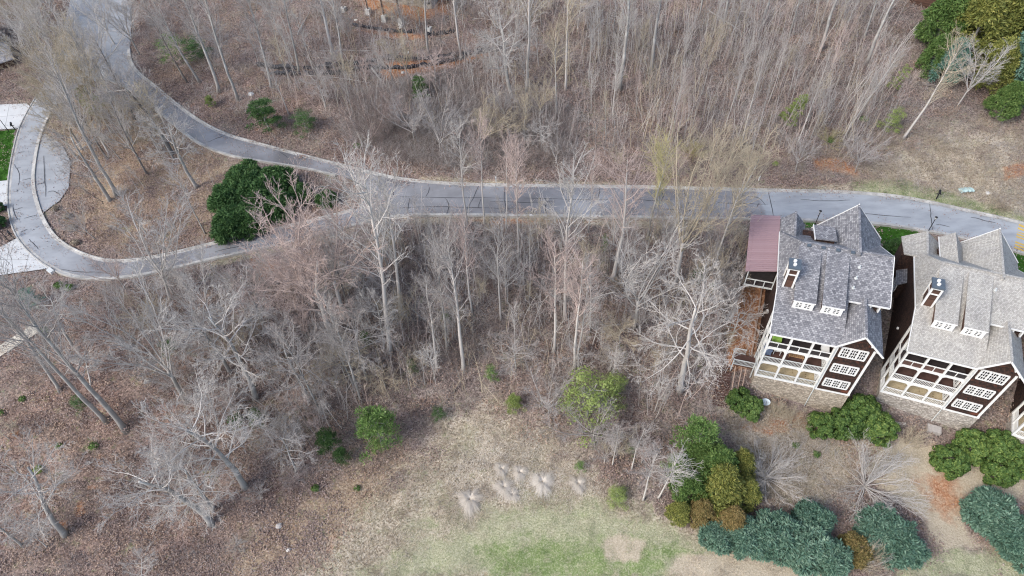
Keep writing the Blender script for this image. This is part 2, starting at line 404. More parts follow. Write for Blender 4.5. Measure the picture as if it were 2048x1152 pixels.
FIELD = [(600, 1165), (660, 1085), (720, 1030), (800, 950), (850, 900), (880, 845), (980, 800), (1060, 845), (1160, 905), (1200, 965), (1290, 1010), (1380, 1060), (1460, 1100), (1640, 1130), (1690, 1165)]
ZONES = {
 'dry': [(FIELD, 3.2), ([(1760, 300), (1900, 255), (2060, 245), (2060, 452), (1900, 405), (1780, 372), (1740, 340)], 5.0),
         ([(840, 352), (1050, 362), (1340, 366), (1560, 374), (1700, 366), (1700, 384), (1340, 380), (1000, 372), (840, 364)], .4),
         ([(1440, 800), (1560, 810), (1640, 870), (1700, 900), (1690, 960), (1640, 1010), (1500, 980), (1480, 900)], 1.0),
         ([(800, 434), (1040, 436), (1400, 444), (1500, 450), (1490, 470), (1380, 458), (1030, 446), (800, 446)], .4),
         ([(600, 470), (720, 452), (720, 466), (560, 505), (420, 535), (420, 525)], .4)],
 'olive': [([(700, 1165), (800, 1100), (920, 1040), (1050, 1000), (1190, 995), (1330, 1040), (1420, 1090), (1380, 1165)], 1.6),
           ([(1780, 1165), (1800, 1125), (1860, 1095), (1990, 1098), (2060, 1130), (2060, 1165)], .8),
           ([(1690, 362), (1800, 358), (1900, 384), (2060, 432), (2060, 448), (1950, 429), (1850, 405), (1720, 388)], .5),
           ([(760, 1060), (900, 1020), (1000, 1000), (960, 1030), (800, 1090)], 1.8)],
 'green': [([(960, 1100), (1050, 1075), (1180, 1085), (1250, 1075), (1330, 1095), (1330, 1165), (990, 1165)], 1.2),
           ([(1290, 1090), (1370, 1095), (1410, 1110), (1340, 1125)], .7)],
 'lawn': [([(1744, 449), (1835, 461), (1850, 475), (1800, 500), (1750, 485)], .1), ([(2010, 498), (2070, 512), (2070, 570), (2015, 545)], .1),
          ([(-10, 262), (30, 258), (24, 300), (14, 362), (-10, 372)], .1), ([(1590, 441), (1632, 443), (1632, 458), (1590, 456)], .1)],
 'sand': [([(1200, 1085), (1240, 1065), (1290, 1085), (1280, 1125), (1215, 1120)], .8), ([(1350, 1112), (1500, 1100), (1640, 1130), (1700, 1165), (1330, 1165)], .8),
          ([(1700, 890), (1780, 870), (1870, 890), (1960, 930), (2050, 950), (2050, 1000), (1950, 975), (1925, 1000), (1935, 1070), (1990, 1094), (1850, 1098), (1855, 1040), (1800, 1000), (1740, 960)], 1.0)],
 'clay': [([(1488, 572), (1540, 570), (1524, 640), (1505, 735), (1455, 745), (1458, 640)], .5), ([(700, -20), (880, -20), (905, 25), (830, 42), (740, 22)], 1.5),
          ([(1850, 960), (1900, 945), (1925, 1000), (1905, 1030), (1880, 1030)], 2.6), ([(1620, 312), (1690, 318), (1720, 350), (1640, 340)], .9),
          ([(2005, 335), (2060, 320), (2060, 350), (2010, 360)], .5), ([(750, 130), (920, 112), (1010, 100), (900, 135), (770, 160)], .8),
          ([(700, 60), (830, 68), (900, 70), (820, 80)], .6), ([(1460, 850), (1600, 830), (1640, 850), (1540, 870)], .8), ([(150, 1010), (165, 1000), (170, 1030), (155, 1035)], .5), ([(255, 1015), (275, 1010), (270, 1040)], .5), ([(110, 1045), (135, 1040), (130, 1065)], .5), ([(180, 915), (200, 912), (195, 935)], .4), ([(500, 520), (530, 510), (560, 540), (520, 560)], 1.0), ([(900, 438), (1100, 440), (1200, 444), (1000, 446)], .5), ([(20, 865), (40, 860), (35, 880)], .4)],
 'warm': [([(-60, 600), (300, 640), (560, 800), (640, 960), (560, 1170), (-60, 1170)], 6.0), ([(280, 120), (420, 240), (700, 320), (900, 350), (900, 330), (700, 250), (480, 150), (340, 60)], 3.0)],
 'tan': [([(560, 1020), (700, 930), (800, 900), (900, 1010), (760, 1060), (600, 1110), (520, 1165), (420, 1165)], 3.0), ([(150, 195), (350, 240), (450, 315), (480, 330), (430, 420), (420, 470), (250, 512), (130, 445), (140, 300)], 2.5),
         ([(1450, 830), (1650, 860), (1800, 880), (1700, 950), (1500, 930)], 1.0)],
}
mk = {}
for k, lst in ZONES.items():
    a = np.zeros(len(PG))
    for poly, soft in lst:
        wp = world_poly(poly); bb = np.array(wp); mrg = 6
        sel = (PG[:, 0] > bb[:, 0].min() - mrg) & (PG[:, 0] < bb[:, 0].max() + mrg) & (PG[:, 1] > bb[:, 1].min() - mrg) & (PG[:, 1] < bb[:, 1].max() + mrg)
        q = sdist(PG[sel], wp)
        a[sel] = np.maximum(a[sel], np.clip(.5 + q / (2 * soft), 0, 1))
    mk[k] = a
zn = .16 * (vnoise(PG, 2.2, 1) - .5) + .10 * (vnoise(PG, .9, 2) - .5)
near = (PG[:, 1] < 152) & (np.abs(PG[:, 0]) < 112)
Zb = Z.ravel() + zn * near
def zmesh(x, y):
    """height of the sheet as built (bilinear)"""
    x = np.atleast_1d(np.asarray(x, float)); y = np.atleast_1d(np.asarray(y, float))
    i = np.clip(np.searchsorted(gx, x) - 1, 0, len(gx) - 2); j = np.clip(np.searchsorted(gy, y) - 1, 0, len(gy) - 2)
    fx = (x - gx[i]) / (gx[i + 1] - gx[i]); fy = (y - gy[j]) / (gy[j + 1] - gy[j]); G = Zb.reshape(Z.shape)
    return (G[j, i] * (1 - fx) + G[j, i + 1] * fx) * (1 - fy) + (G[j + 1, i] * (1 - fx) + G[j + 1, i + 1] * fx) * fy
nx, ny = len(gx), len(gy)
idx = np.arange(nx * ny).reshape(ny, nx)
quad = np.stack([idx[:-1, :-1], idx[:-1, 1:], idx[1:, 1:], idx[1:, :-1]], -1).reshape(-1, 4)

# roads first (their footprint keeps the sheet low beneath them)
def resample(pts, n):
    p = np.asarray(pts, float)
    # chaikin smoothing keeps the ends
    for _ in range(2):
        q = [p[0]]
        for i in range(len(p) - 1):
            q += [p[i] * .75 + p[i + 1] * .25, p[i] * .25 + p[i + 1] * .75]
        q.append(p[-1]); p = np.array(q)
    s = np.concatenate([[0], np.cumsum(np.linalg.norm(np.diff(p, axis=0), axis=1))]); t = np.linspace(0, s[-1], n)
    return np.stack([np.interp(t, s, p[:, i]) for i in range(p.shape[1])], 1)
NORTH = [(2120, 470), (2048, 448), (1961, 428), (1858, 405), (1796, 394), (1746, 389), (1671, 384), (1536, 382), (1300, 375), (1024, 372), (937, 370), (850, 365), (787, 357), (727, 342)]
SOUTH = [(2120, 530), (2048, 508), (2010, 497), (1925, 476), (1835, 459), (1744, 446), (1610, 441), (1500, 439), (1394, 438), (1324, 436), (1024, 432), (837, 430), (774, 435), (737, 444), (715, 450)]
UP_N = [(727, 342), (620, 316), (512, 287), (450, 270), (400, 244), (350, 207), (312, 174), (275, 146), (258, 118), (260, 75), (262, 40), (264, -40)]
UP_S = [(735, 412), (726, 385), (715, 362), (624, 338), (512, 321), (450, 309), (400, 289), (375, 271), (337, 240), (300, 207), (250, 172), (215, 160), (185, 120), (165, 60), (160, -40)]
LP_IN = [(735, 412), (690, 426), (600, 448), (512, 468), (425, 488), (325, 513), (250, 524), (200, 521), (150, 503), (112, 478), (87, 440), (72, 397), (67, 363), (70, 325), (77, 288), (86, 258), (98, 232), (115, 205), (170, 165)]
LP_OUT = [(715, 450), (637, 470), (562, 490), (512, 500), (425, 518), (337, 540), (275, 553), (200, 560), (145, 554), (107, 540), (62, 508), (32, 470), (20, 428), (17, 388), (22, 338), (32, 288), (40, 258), (58, 222), (75, 195), (110, 130), (130, 60)]
BAY = [(70, 397), (66, 360), (70, 322), (78, 285), (90, 268), (125, 290), (142, 325), (138, 375), (120, 402), (88, 425)]
PARK = [(170, 166), (112, 206), (80, 195), (100, 130), (128, 60), (150, -40), (262, -40), (262, 75), (258, 118), (268, 142), (300, 168), (255, 176), (215, 160)]
def strip(name, A, B, n, m, lift, rows=6, parent=None):
    a = ground(resample(A, n))[:, :2]; b = ground(resample(B, n))[:, :2]
    mb = MB(); f = np.linspace(0, 1, rows + 1)
    P = a[:, None] * (1 - f)[None, :, None] + b[:, None] * f[None, :, None]
    z = hgt(P[..., 0], P[..., 1]) + lift + .05 * np.sin(math.pi * f)[None]
    v = np.concatenate([P, z[..., None]], -1).reshape(-1, 3); k = rows + 1
    mb.add(v, [(i * k + j, i * k + j + 1, (i + 1) * k + j + 1, (i + 1) * k + j) for i in range(n - 1) for j in range(rows)])
    o = mb.obj(name, m, parent, smooth=True)
    if parent is None: o['kind'] = 'structure'
    return o, a, b
RL = .10
roads = []
r1, na, sa = strip('main_road', NORTH, SOUTH, 130, 'asphalt', RL); roads.append((na, sa))
r2, una, usa = strip('upper_road', UP_N, UP_S, 120, 'asphalt', RL - .004); roads.append((una, usa))
r3, lia, loa = strip('loop_road', LP_IN, LP_OUT, 150, 'asphalt', RL - .008); roads.append((lia, loa))
def patch(name, px, m, lift, parent=None, step=1.0, world=None):
    """a polygon draped on the ground: grid-cut ngon"""
    import bmesh
    wp = world if world is not None else world_poly(px); bm = bmesh.new()
    vs = [bm.verts.new((x, y, 0)) for x, y in wp]; bm.faces.new(vs)
    bb = np.array(wp)
    for ax, (lo, hi) in enumerate(((bb[:, 0].min(), bb[:, 0].max()), (bb[:, 1].min(), bb[:, 1].max()))):
        for c in np.arange(lo + step, hi, step):
            co = [0, 0, 0]; no = [0, 0, 0]; co[ax] = c; no[ax] = 1
            bmesh.ops.bisect_plane(bm, geom=bm.verts[:] + bm.edges[:] + bm.faces[:], plane_co=co, plane_no=no)
    for v in bm.verts: v.co.z = float(hgt(v.co.x, v.co.y)) + lift
    bmesh.ops.recalc_face_normals(bm, faces=bm.faces[:])
    if bm.faces[0].normal.z < 0: bmesh.ops.reverse_faces(bm, faces=bm.faces[:])
    me = bpy.data.meshes.new(name); bm.to_mesh(me); bm.free(); me.materials.append(MT[m])
    o = bpy.data.objects.new(name, me); COL.objects.link(o)
    if parent is not None: o.parent = parent
    else: o['kind'] = 'structure'
    return o
patch('parking_area', PARK, 'asphalt', RL - .012); patch('parking_bay', BAY, 'asphalt', RL - .016)
DRV = [[(-30, 212), (56, 208), (64, 214), (44, 250), (36, 258), (-30, 262)], [(-30, 366), (16, 362), (15, 385), (18, 412), (-30, 418)], [(-30, 512), (34, 478), (60, 508), (98, 538), (-30, 556)]]
MT['joint'] = plain('concrete_joint', (.30, .30, .29), .1)
for p in DRV: patch('driveway', p, 'drive', RL + .03)
MT['path'] = plain('pale_path', (.58, .53, .43), .15, .9, 2)
patch('footpath', [(-20, 706), (70, 648), (84, 662), (-20, 730)], 'path', .16)
roadpolys = [[tuple(q) for q in np.concatenate([a, b[::-1]])[::3]] for a, b in roads] + [world_poly(PARK), world_poly(BAY)] + [world_poly(p) for p in DRV]
onroad = np.full(len(PG), -1e3)
sel = (PG[:, 1] < 152) & (PG[:, 0] > -112) & (PG[:, 0] < 104)
for rp in roadpolys:
    onroad[sel] = np.maximum(onroad[sel], sdist(PG[sel], rp))
Zb = Z.ravel() + zn * near * np.clip((-onroad - .3) / 2, 0, 1)
Zb -= .10 * np.clip(1 + onroad / .8, 0, 1)

me = bpy.data.meshes.new('ground'); V = np.stack([PG[:, 0], PG[:, 1], Zb], 1)
me.vertices.add(len(V)); me.vertices.foreach_set('co', V.ravel())
me.loops.add(quad.size); me.loops.foreach_set('vertex_index', quad.ravel())
me.polygons.add(len(quad)); me.polygons.foreach_set('loop_start', np.arange(len(quad)) * 4)
me.update(calc_edges=True); me.polygons.foreach_set('use_smooth', [True] * len(quad))
for an, ks in (('zone_a', ('dry', 'olive', 'green', 'lawn')), ('zone_b', ('sand', 'clay', 'tan', 'warm'))):
    at = me.attributes.new(an, 'FLOAT_COLOR', 'POINT')
    at.data.foreach_set('color', np.stack([mk[k] for k in ks], 1).astype(np.float32).ravel())
def m_ground():
    m, t, b = mat('forest_floor', .95, .1)
    co = N(t, 'ShaderNodeTexCoord').outputs['Object']
    def att(n):
        a = N(t, 'ShaderNodeAttribute'); a.attribute_name = n; return a
    A, B = att('zone_a'), att('zone_b'); sa_, sb_ = N(t, 'ShaderNodeSeparateColor'), N(t, 'ShaderNodeSeparateColor')
    t.links.new(A.outputs['Color'], sa_.inputs[0]); t.links.new(B.outputs['Color'], sb_.inputs[0])
    big = noise(t, .13, 4, .6, co); mid = noise(t, .8, 5, .65, co); fin = noise(t, 5.5, 5, .75, co); vf = noise(t, 14, 3, .8, co)
    vo = N(t, 'ShaderNodeTexVoronoi'); vo.inputs['Scale'].default_value = 6.5; t.links.new(co, vo.inputs['Vector'])
    sv = N(t, 'ShaderNodeSeparateColor'); t.links.new(vo.outputs['Color'], sv.inputs[0])
    leafk = math_(t, 'ADD', math_(t, 'MULTIPLY', sv.outputs[0], .45), math_(t, 'MULTIPLY', fin, .55))
    lit = ramp(t, leafk, [(.2, (.08, .055, .05)), (.42, (.20, .148, .128)), (.6, (.31, .235, .208)), (.85, (.49, .405, .365))])
    lit2 = ramp(t, leafk, [(.2, (.095, .085, .075)), (.45, (.225, .195, .172)), (.6, (.29, .245, .21)), (.85, (.45, .40, .35))])
    c = mix(t, ramp(t, big, [(.35, (0, 0, 0)), (.65, (1, 1, 1))]), lit, lit2)
    drift = noise(t, .35, 3, .5, co)
    c = mix(t, .8, c, ramp(t, drift, [(.3, (.62, .60, .60)), (.5, (1, 1, 1)), (.7, (1.0, .93, .88))]), 'MULTIPLY')
    c = mix(t, ramp(t, mid, [(.62, (0, 0, 0)), (.75, (.7, .7, .7))]), c, ramp(t, leafk, [(.2, (.08, .05, .04)), (.8, (.24, .165, .13))]))
    def over(c, mask, col, ns=mid, amt=.8, hard=.12):
        k = math_(t, 'ADD', mask, math_(t, 'MULTIPLY', math_(t, 'SUBTRACT', ns, .5), amt))
        return mix(t, ramp(t, k, [(.5 - hard, (0, 0, 0)), (.5 + hard, (1, 1, 1))]), c, col)
    c = mix(t, math_(t, 'MULTIPLY', B.outputs['Alpha'], .75), c, (1.0, .87, .80), 'MULTIPLY')
    c = over(c, sb_.outputs[2], ramp(t, leafk, [(.2, (.20, .14, .095)), (.5, (.34, .255, .175)), (.85, (.5, .40, .30))]), mid, 1.2, .3)
    dry = ramp(t, leafk, [(.25, (.17, .14, .095)), (.42, (.36, .30, .22)), (.6, (.50, .43, .33)), (.85, (.66, .60, .49))])
    c = over(c, sa_.outputs[0], dry, mid, 1.0, .25)
    olv = ramp(t, math_(t, 'ADD', math_(t, 'MULTIPLY', fin, .6), math_(t, 'MULTIPLY', vf, .4)), [(.36, (.16, .18, .095)), (.48, (.33, .33, .20)), (.60, (.56, .53, .38))])
    c = over(c, math_(t, 'MULTIPLY', sa_.outputs[1], .85), olv, noise(t, .35, 6, .7, co), 2.0, .3)
    wv = noise(t, .22, 5, .7, co)
    c = mix(t, math_(t, 'MULTIPLY', ramp(t, wv, [(.50, (0, 0, 0)), (.62, (.75, .75, .75))]), math_(t, 'MAXIMUM', sa_.outputs[1], math_(t, 'MULTIPLY', sa_.outputs[0], .5))), c, ramp(t, fin, [(.3, (.13, .145, .08)), (.6, (.30, .30, .19)), (.8, (.5, .47, .34))]))
    grn = ramp(t, fin, [(.3, (.10, .15, .05)), (.5, (.22, .28, .11)), (.68, (.46, .46, .29))])
    c = over(c, math_(t, 'MULTIPLY', sa_.outputs[2], .8), grn, noise(t, .7, 9, .85, co), 3.6, .34)
    snd = ramp(t, fin, [(.3, (.34, .285, .20)), (.6, (.54, .465, .35)), (.8, (.68, .61, .49))])
    spk = ramp(t, vf, [(.34, (.3, .33, .17)), (.40, (1, 1, 1))])
    c = over(c, sb_.outputs[0], mix(t, .6, snd, spk, 'MULTIPLY'), mid, .9, .15)
    cl = ramp(t, leafk, [(.25, (.28, .125, .065)), (.6, (.46, .25, .14)), (.85, (.60, .42, .29))])
    c = over(c, math_(t, 'MULTIPLY', sb_.outputs[1], .98), cl, mid, 1.1, .22)
    sp = noise(t, .30, 5, .6, co)     # stray clay scrapes
    c = mix(t, math_(t, 'MULTIPLY', ramp(t, sp, [(.67, (0, 0, 0)), (.72, (.7, .7, .7))]), math_(t, 'SUBTRACT', 1, sa_.outputs[0], clamp=True)), c, cl)
    lw = ramp(t, fin, [(.3, (.035, .10, .015)), (.7, (.075, .19, .03))])
    c = over(c, A.outputs['Alpha'], lw, mid, .2, .1)
    t.links.new(c, b.inputs['Base Color'])
    bump(t, b, math_(t, 'ADD', leafk, math_(t, 'MULTIPLY', mid, .8)), .8, .12)
    return m
me.materials.append(m_ground())
go = bpy.data.objects.new('ground', me); COL.objects.link(go); go['kind'] = 'structure'

# kerbs: real raised strips along the road edges
def kerb(line, side, i0=0, i1=None, w=.55, name='kerb'):
    p = line[i0:i1]; d = np.gradient(p, axis=0); d /= np.linalg.norm(d, axis=1)[:, None]
    nrm = np.stack([-d[:, 1], d[:, 0]], 1) * side
    prof = [(-.32, .115), (.02, .13), (.06, .235), (w - .34, .235), (w - .30, -.15)]
    mb = MB(); n = len(p); k = len(prof); vs = []
    for i in range(n):
        for (o_, z_) in prof:
            q = p[i] + nrm[i] * o_; vs.append((q[0], q[1], float(hgt(p[i][0], p[i][1])) + z_))
    mb.add(vs, [(i * k + j, (i + 1) * k + j, (i + 1) * k + j + 1, i * k + j + 1) for i in range(n - 1) for j in range(k - 1)])
    o = mb.obj(name, 'kerb'); o['kind'] = 'structure'; return o
def outward(line, other):
    i = len(line) // 2; d = line[i + 1] - line[i]; nrm = np.array([-d[1], d[0]]); return 1 if nrm @ (line[i] - other[i]) > 0 else -1
for a, b in ((na, sa), (una[:96], usa[:96])):
    kerb(a, outward(a, b))
kerb(sa, outward(sa, na)); kerb(usa[14:92], outward(usa, una)); kerb(lia[4:138], outward(lia, loa)); kerb(loa[:132], outward(loa, lia))

# tar seams: thin poured lines, each its own piece of the road it lies on
def seam(px, road, wd=.10):
    p = ground(resample(px, max(6, 3 * len(px))))[:, :2]
    p = p + rng.normal(0, .03, p.shape)
    d = np.gradient(p, axis=0); d /= np.linalg.norm(d, axis=1)[:, None] + 1e-9; n_ = np.stack([-d[:, 1], d[:, 0]], 1)
    mb = MB(); v = []
    for i in range(len(p)):
        ww = wd * (.35 + .65 * math.sin(math.pi * (i + .5) / len(p)))
        for s in (-.5, .5):
            q = p[i] + n_[i] * ww * s; v.append((q[0], q[1], float(hgt(q[0], q[1])) + RL + .058))
    mb.add(v, [(2 * i, 2 * i + 1, 2 * i + 3, 2 * i + 2) for i in range(len(p) - 1)])
    mb.obj('tar_seam', 'tar', road)
for s in ([(1536, 386), (1541, 405), (1547, 438)], [(1859, 406), (1861, 430), (1864, 462)], [(800, 395), (900, 397), (1024, 398)], [(1051, 398), (1116, 399)], [(1116, 400), (1240, 402)],
          [(787, 418), (862, 414), (940, 417), (1024, 418)], [(1024, 418), (1069, 421)], [(859, 376), (857, 388), (852, 396)], [(957, 373), (947, 398), (934, 420)], [(962, 400), (956, 418)],
          [(1069, 418), (1066, 428)], [(1366, 378), (1374, 405), (1380, 415)], [(1464, 380), (1466, 396)], [(1434, 407), (1536, 410)], [(1516, 408), (1515, 416)], [(1434, 428), (1438, 435)],
          [(1300, 419), (1390, 422)], [(1870, 450), (1880, 451), (1900, 456)], [(1940, 436), (1990, 447)], [(1010, 373), (1008, 398), (1014, 430)], [(1090, 399), (1092, 430)], [(820, 398), (815, 428)], [(1200, 376), (1196, 402)], [(1240, 402), (1262, 398), (1300, 404), (1345, 400)], [(1262, 398), (1266, 382)], [(890, 398), (900, 410), (893, 430)], [(1120, 376), (1128, 390), (1122, 399)], [(1600, 400), (1640, 404), (1700, 402)], [(1480, 392), (1520, 396), (1530, 412)], [(770, 372), (790, 384), (783, 400)], [(1700, 425), (1760, 432), (1820, 436)], [(1320, 378), (1328, 392), (1322, 404)], [(980, 404), (1060, 407), (1110, 404)]):
    seam(s, r1)
for s in ([(27, 410), (29, 428), (37, 441)], [(30, 421), (47, 416)], [(50, 438), (75, 431)], [(42, 466), (56, 460)], [(38, 306), (50, 305)], [(33, 338), (43, 337)], [(45, 362), (64, 358)], [(36, 380), (35, 386)], [(560, 480), (640, 462)], [(120, 540), (160, 546), (230, 545)], [(300, 530), (340, 524)], [(430, 505), (500, 490)], [(30, 330), (42, 350), (38, 372)], [(60, 480), (78, 500)]):
    seam(s, r3, .09)
for s in ([(416, 286), (440, 276), (452, 272)], [(560, 305), (580, 320)], [(88, 312), (90, 345), (92, 396)], [(74, 370), (90, 367)], [(96, 386), (108, 382), (120, 390)]):
    seam(s, r2, .09)
for s_ in ([(-10, 236), (50, 230)], [(20, 210), (10, 262)], [(0, 520), (60, 520)], [(20, 490), (10, 552)], [(60, 505), (50, 545)], [(-5, 388), (14, 388)]):
    g_ = ground(s_)[:, :2]; t_ = np.linspace(0, 1, 8)[:, None]; g_ = g_[0] * (1 - t_) + g_[1] * t_; mb = MB(); dd_ = g_[-1] - g_[0]; dd_ /= np.linalg.norm(dd_); nn_ = np.array([-dd_[1], dd_[0]]) * .03; v = []
    for q in g_:
        for k_ in (1, -1): v.append((q[0] + nn_[0] * k_, q[1] + nn_[1] * k_, float(hgt(q[0], q[1])) + RL + .036))
    mb.add(v, [(2 * i, 2 * i + 1, 2 * i + 3, 2 * i + 2) for i in range(7)]); mb.obj('joint_line', 'joint', r3)
# yellow crossing bars at the right edge
yc = ground([(2062, 452), (2052, 505)])[:, :2]; dn = (yc[1] - yc[0]); L_ = np.linalg.norm(dn); dn /= L_; tn = np.array([dn[1], -dn[0]]);
if tn[0] < 0: tn = -tn
yc0 = ground([(2038, 446)])[0][:2]
for i in range(9):
    if i == 5: continue
    a = yc0 + dn * (.3 + i * .56); q = [a, a + tn * 3.0, a + tn * 3.0 + dn * .30, a + dn * .30]
    mb = MB(); mb.add([(x, y, float(hgt(x, y)) + RL + .064) for x, y in q], [(0, 3, 2, 1)]); mb.obj('yellow_bar', 'yellow', r1)

# ------------------------------------------------------------------ houses
def window(parent, cx, y, z0, z1, units, uw, bars=(3, 3), face='y', name='window', gap=.10):
    """a bank of white sashes on a wall facing -y (or -x): frame, panes behind muntins"""
    n = units; W = n * uw + gap
    def bx(mb, a0, a1, d0, d1, c0, c1):
        if face == 'y': mb.box(a0, a1, y + d0, y + d1, c0, c1)
        else: mb.box(y + d0, y + d1, a0, a1, c0, c1)
    f = MB(); x0 = cx - W / 2; x1 = cx + W / 2
    bx(f, x0, x1, -.10, .05, z0 - .12, z0); bx(f, x0, x1, -.10, .05, z1, z1 + .12)
    for i in range(n + 1):
        c = x0 + gap / 2 + i * uw
        bx(f, c - .09, c + .09, -.095, .05, z0 + .002, z1 - .002)
    for i in range(n):
        a = x0 + gap / 2 + i * uw + .092; b_ = a + uw - .184
        for j in range(1, bars[0]):
            c = a + (b_ - a) * j / bars[0]; bx(f, c - .028, c + .028, -.06, -.02, z0 + .002, z1 - .002)
        for j in range(1, bars[1]):
            c = z0 + (z1 - z0) * j / bars[1]; bx(f, a + .002, b_ - .002, -.056, -.024, c - .03, c + .03)
    fo = f.obj(name, 'white', parent)
    for i in range(n):
        a = x0 + gap / 2 + i * uw + .092; b_ = a + uw - .184
        g = MB(); bx(g, a, b_, -.015, .03, z0 + .001, z1 - .001); g.obj('pane', 'glass', fo)
    return fo

def railing(parent, p, q, z, m='white', h=.95, step=.13, name='railing'):
    p = np.array(p, float); q = np.array(q, float); L = np.linalg.norm(q - p); mb = MB()
    A = lambda t, zz: (p[0] + (q[0] - p[0]) * t, p[1] + (q[1] - p[1]) * t, zz)
    mb.beam(A(0, z + h), A(1, z + h), .09, .07)
    o = mb.obj(name, m, parent); MB().beam(A(0, z + .10), A(1, z + .10), .06, .06).obj('bottom_rail', m, o); bl = MB(); n = int(L / step)
    for i in range(1, n):
        a = A(i / n, 0); bl.beam((a[0], a[1], z + .13), (a[0], a[1], z + h - .035), .04, .04)
    bl.obj('balusters', m, o, stuff=True)
    return o

def arch(mb, x0, x1, y, ztop, r=.5, th=.09, only=0):
    for (a, s) in (((x0, 1), (x1, -1))[only],):
        pts = [(a, ztop)] + [(a + s * r * (1 - math.sin(t)), ztop - r * (1 - math.cos(t))) for t in np.linspace(0, math.pi / 2, 6)]
        k = len(pts); v = [(px_, y - th / 2, pz) for px_, pz in pts] + [(px_, y + th / 2, pz) for px_, pz in pts]
        mb.add(v, [tuple(range(k)), tuple(range(2 * k - 1, k - 1, -1))] + [((i + 1) % k, i, k + i, k + (i + 1) % k) for i in range(k)])

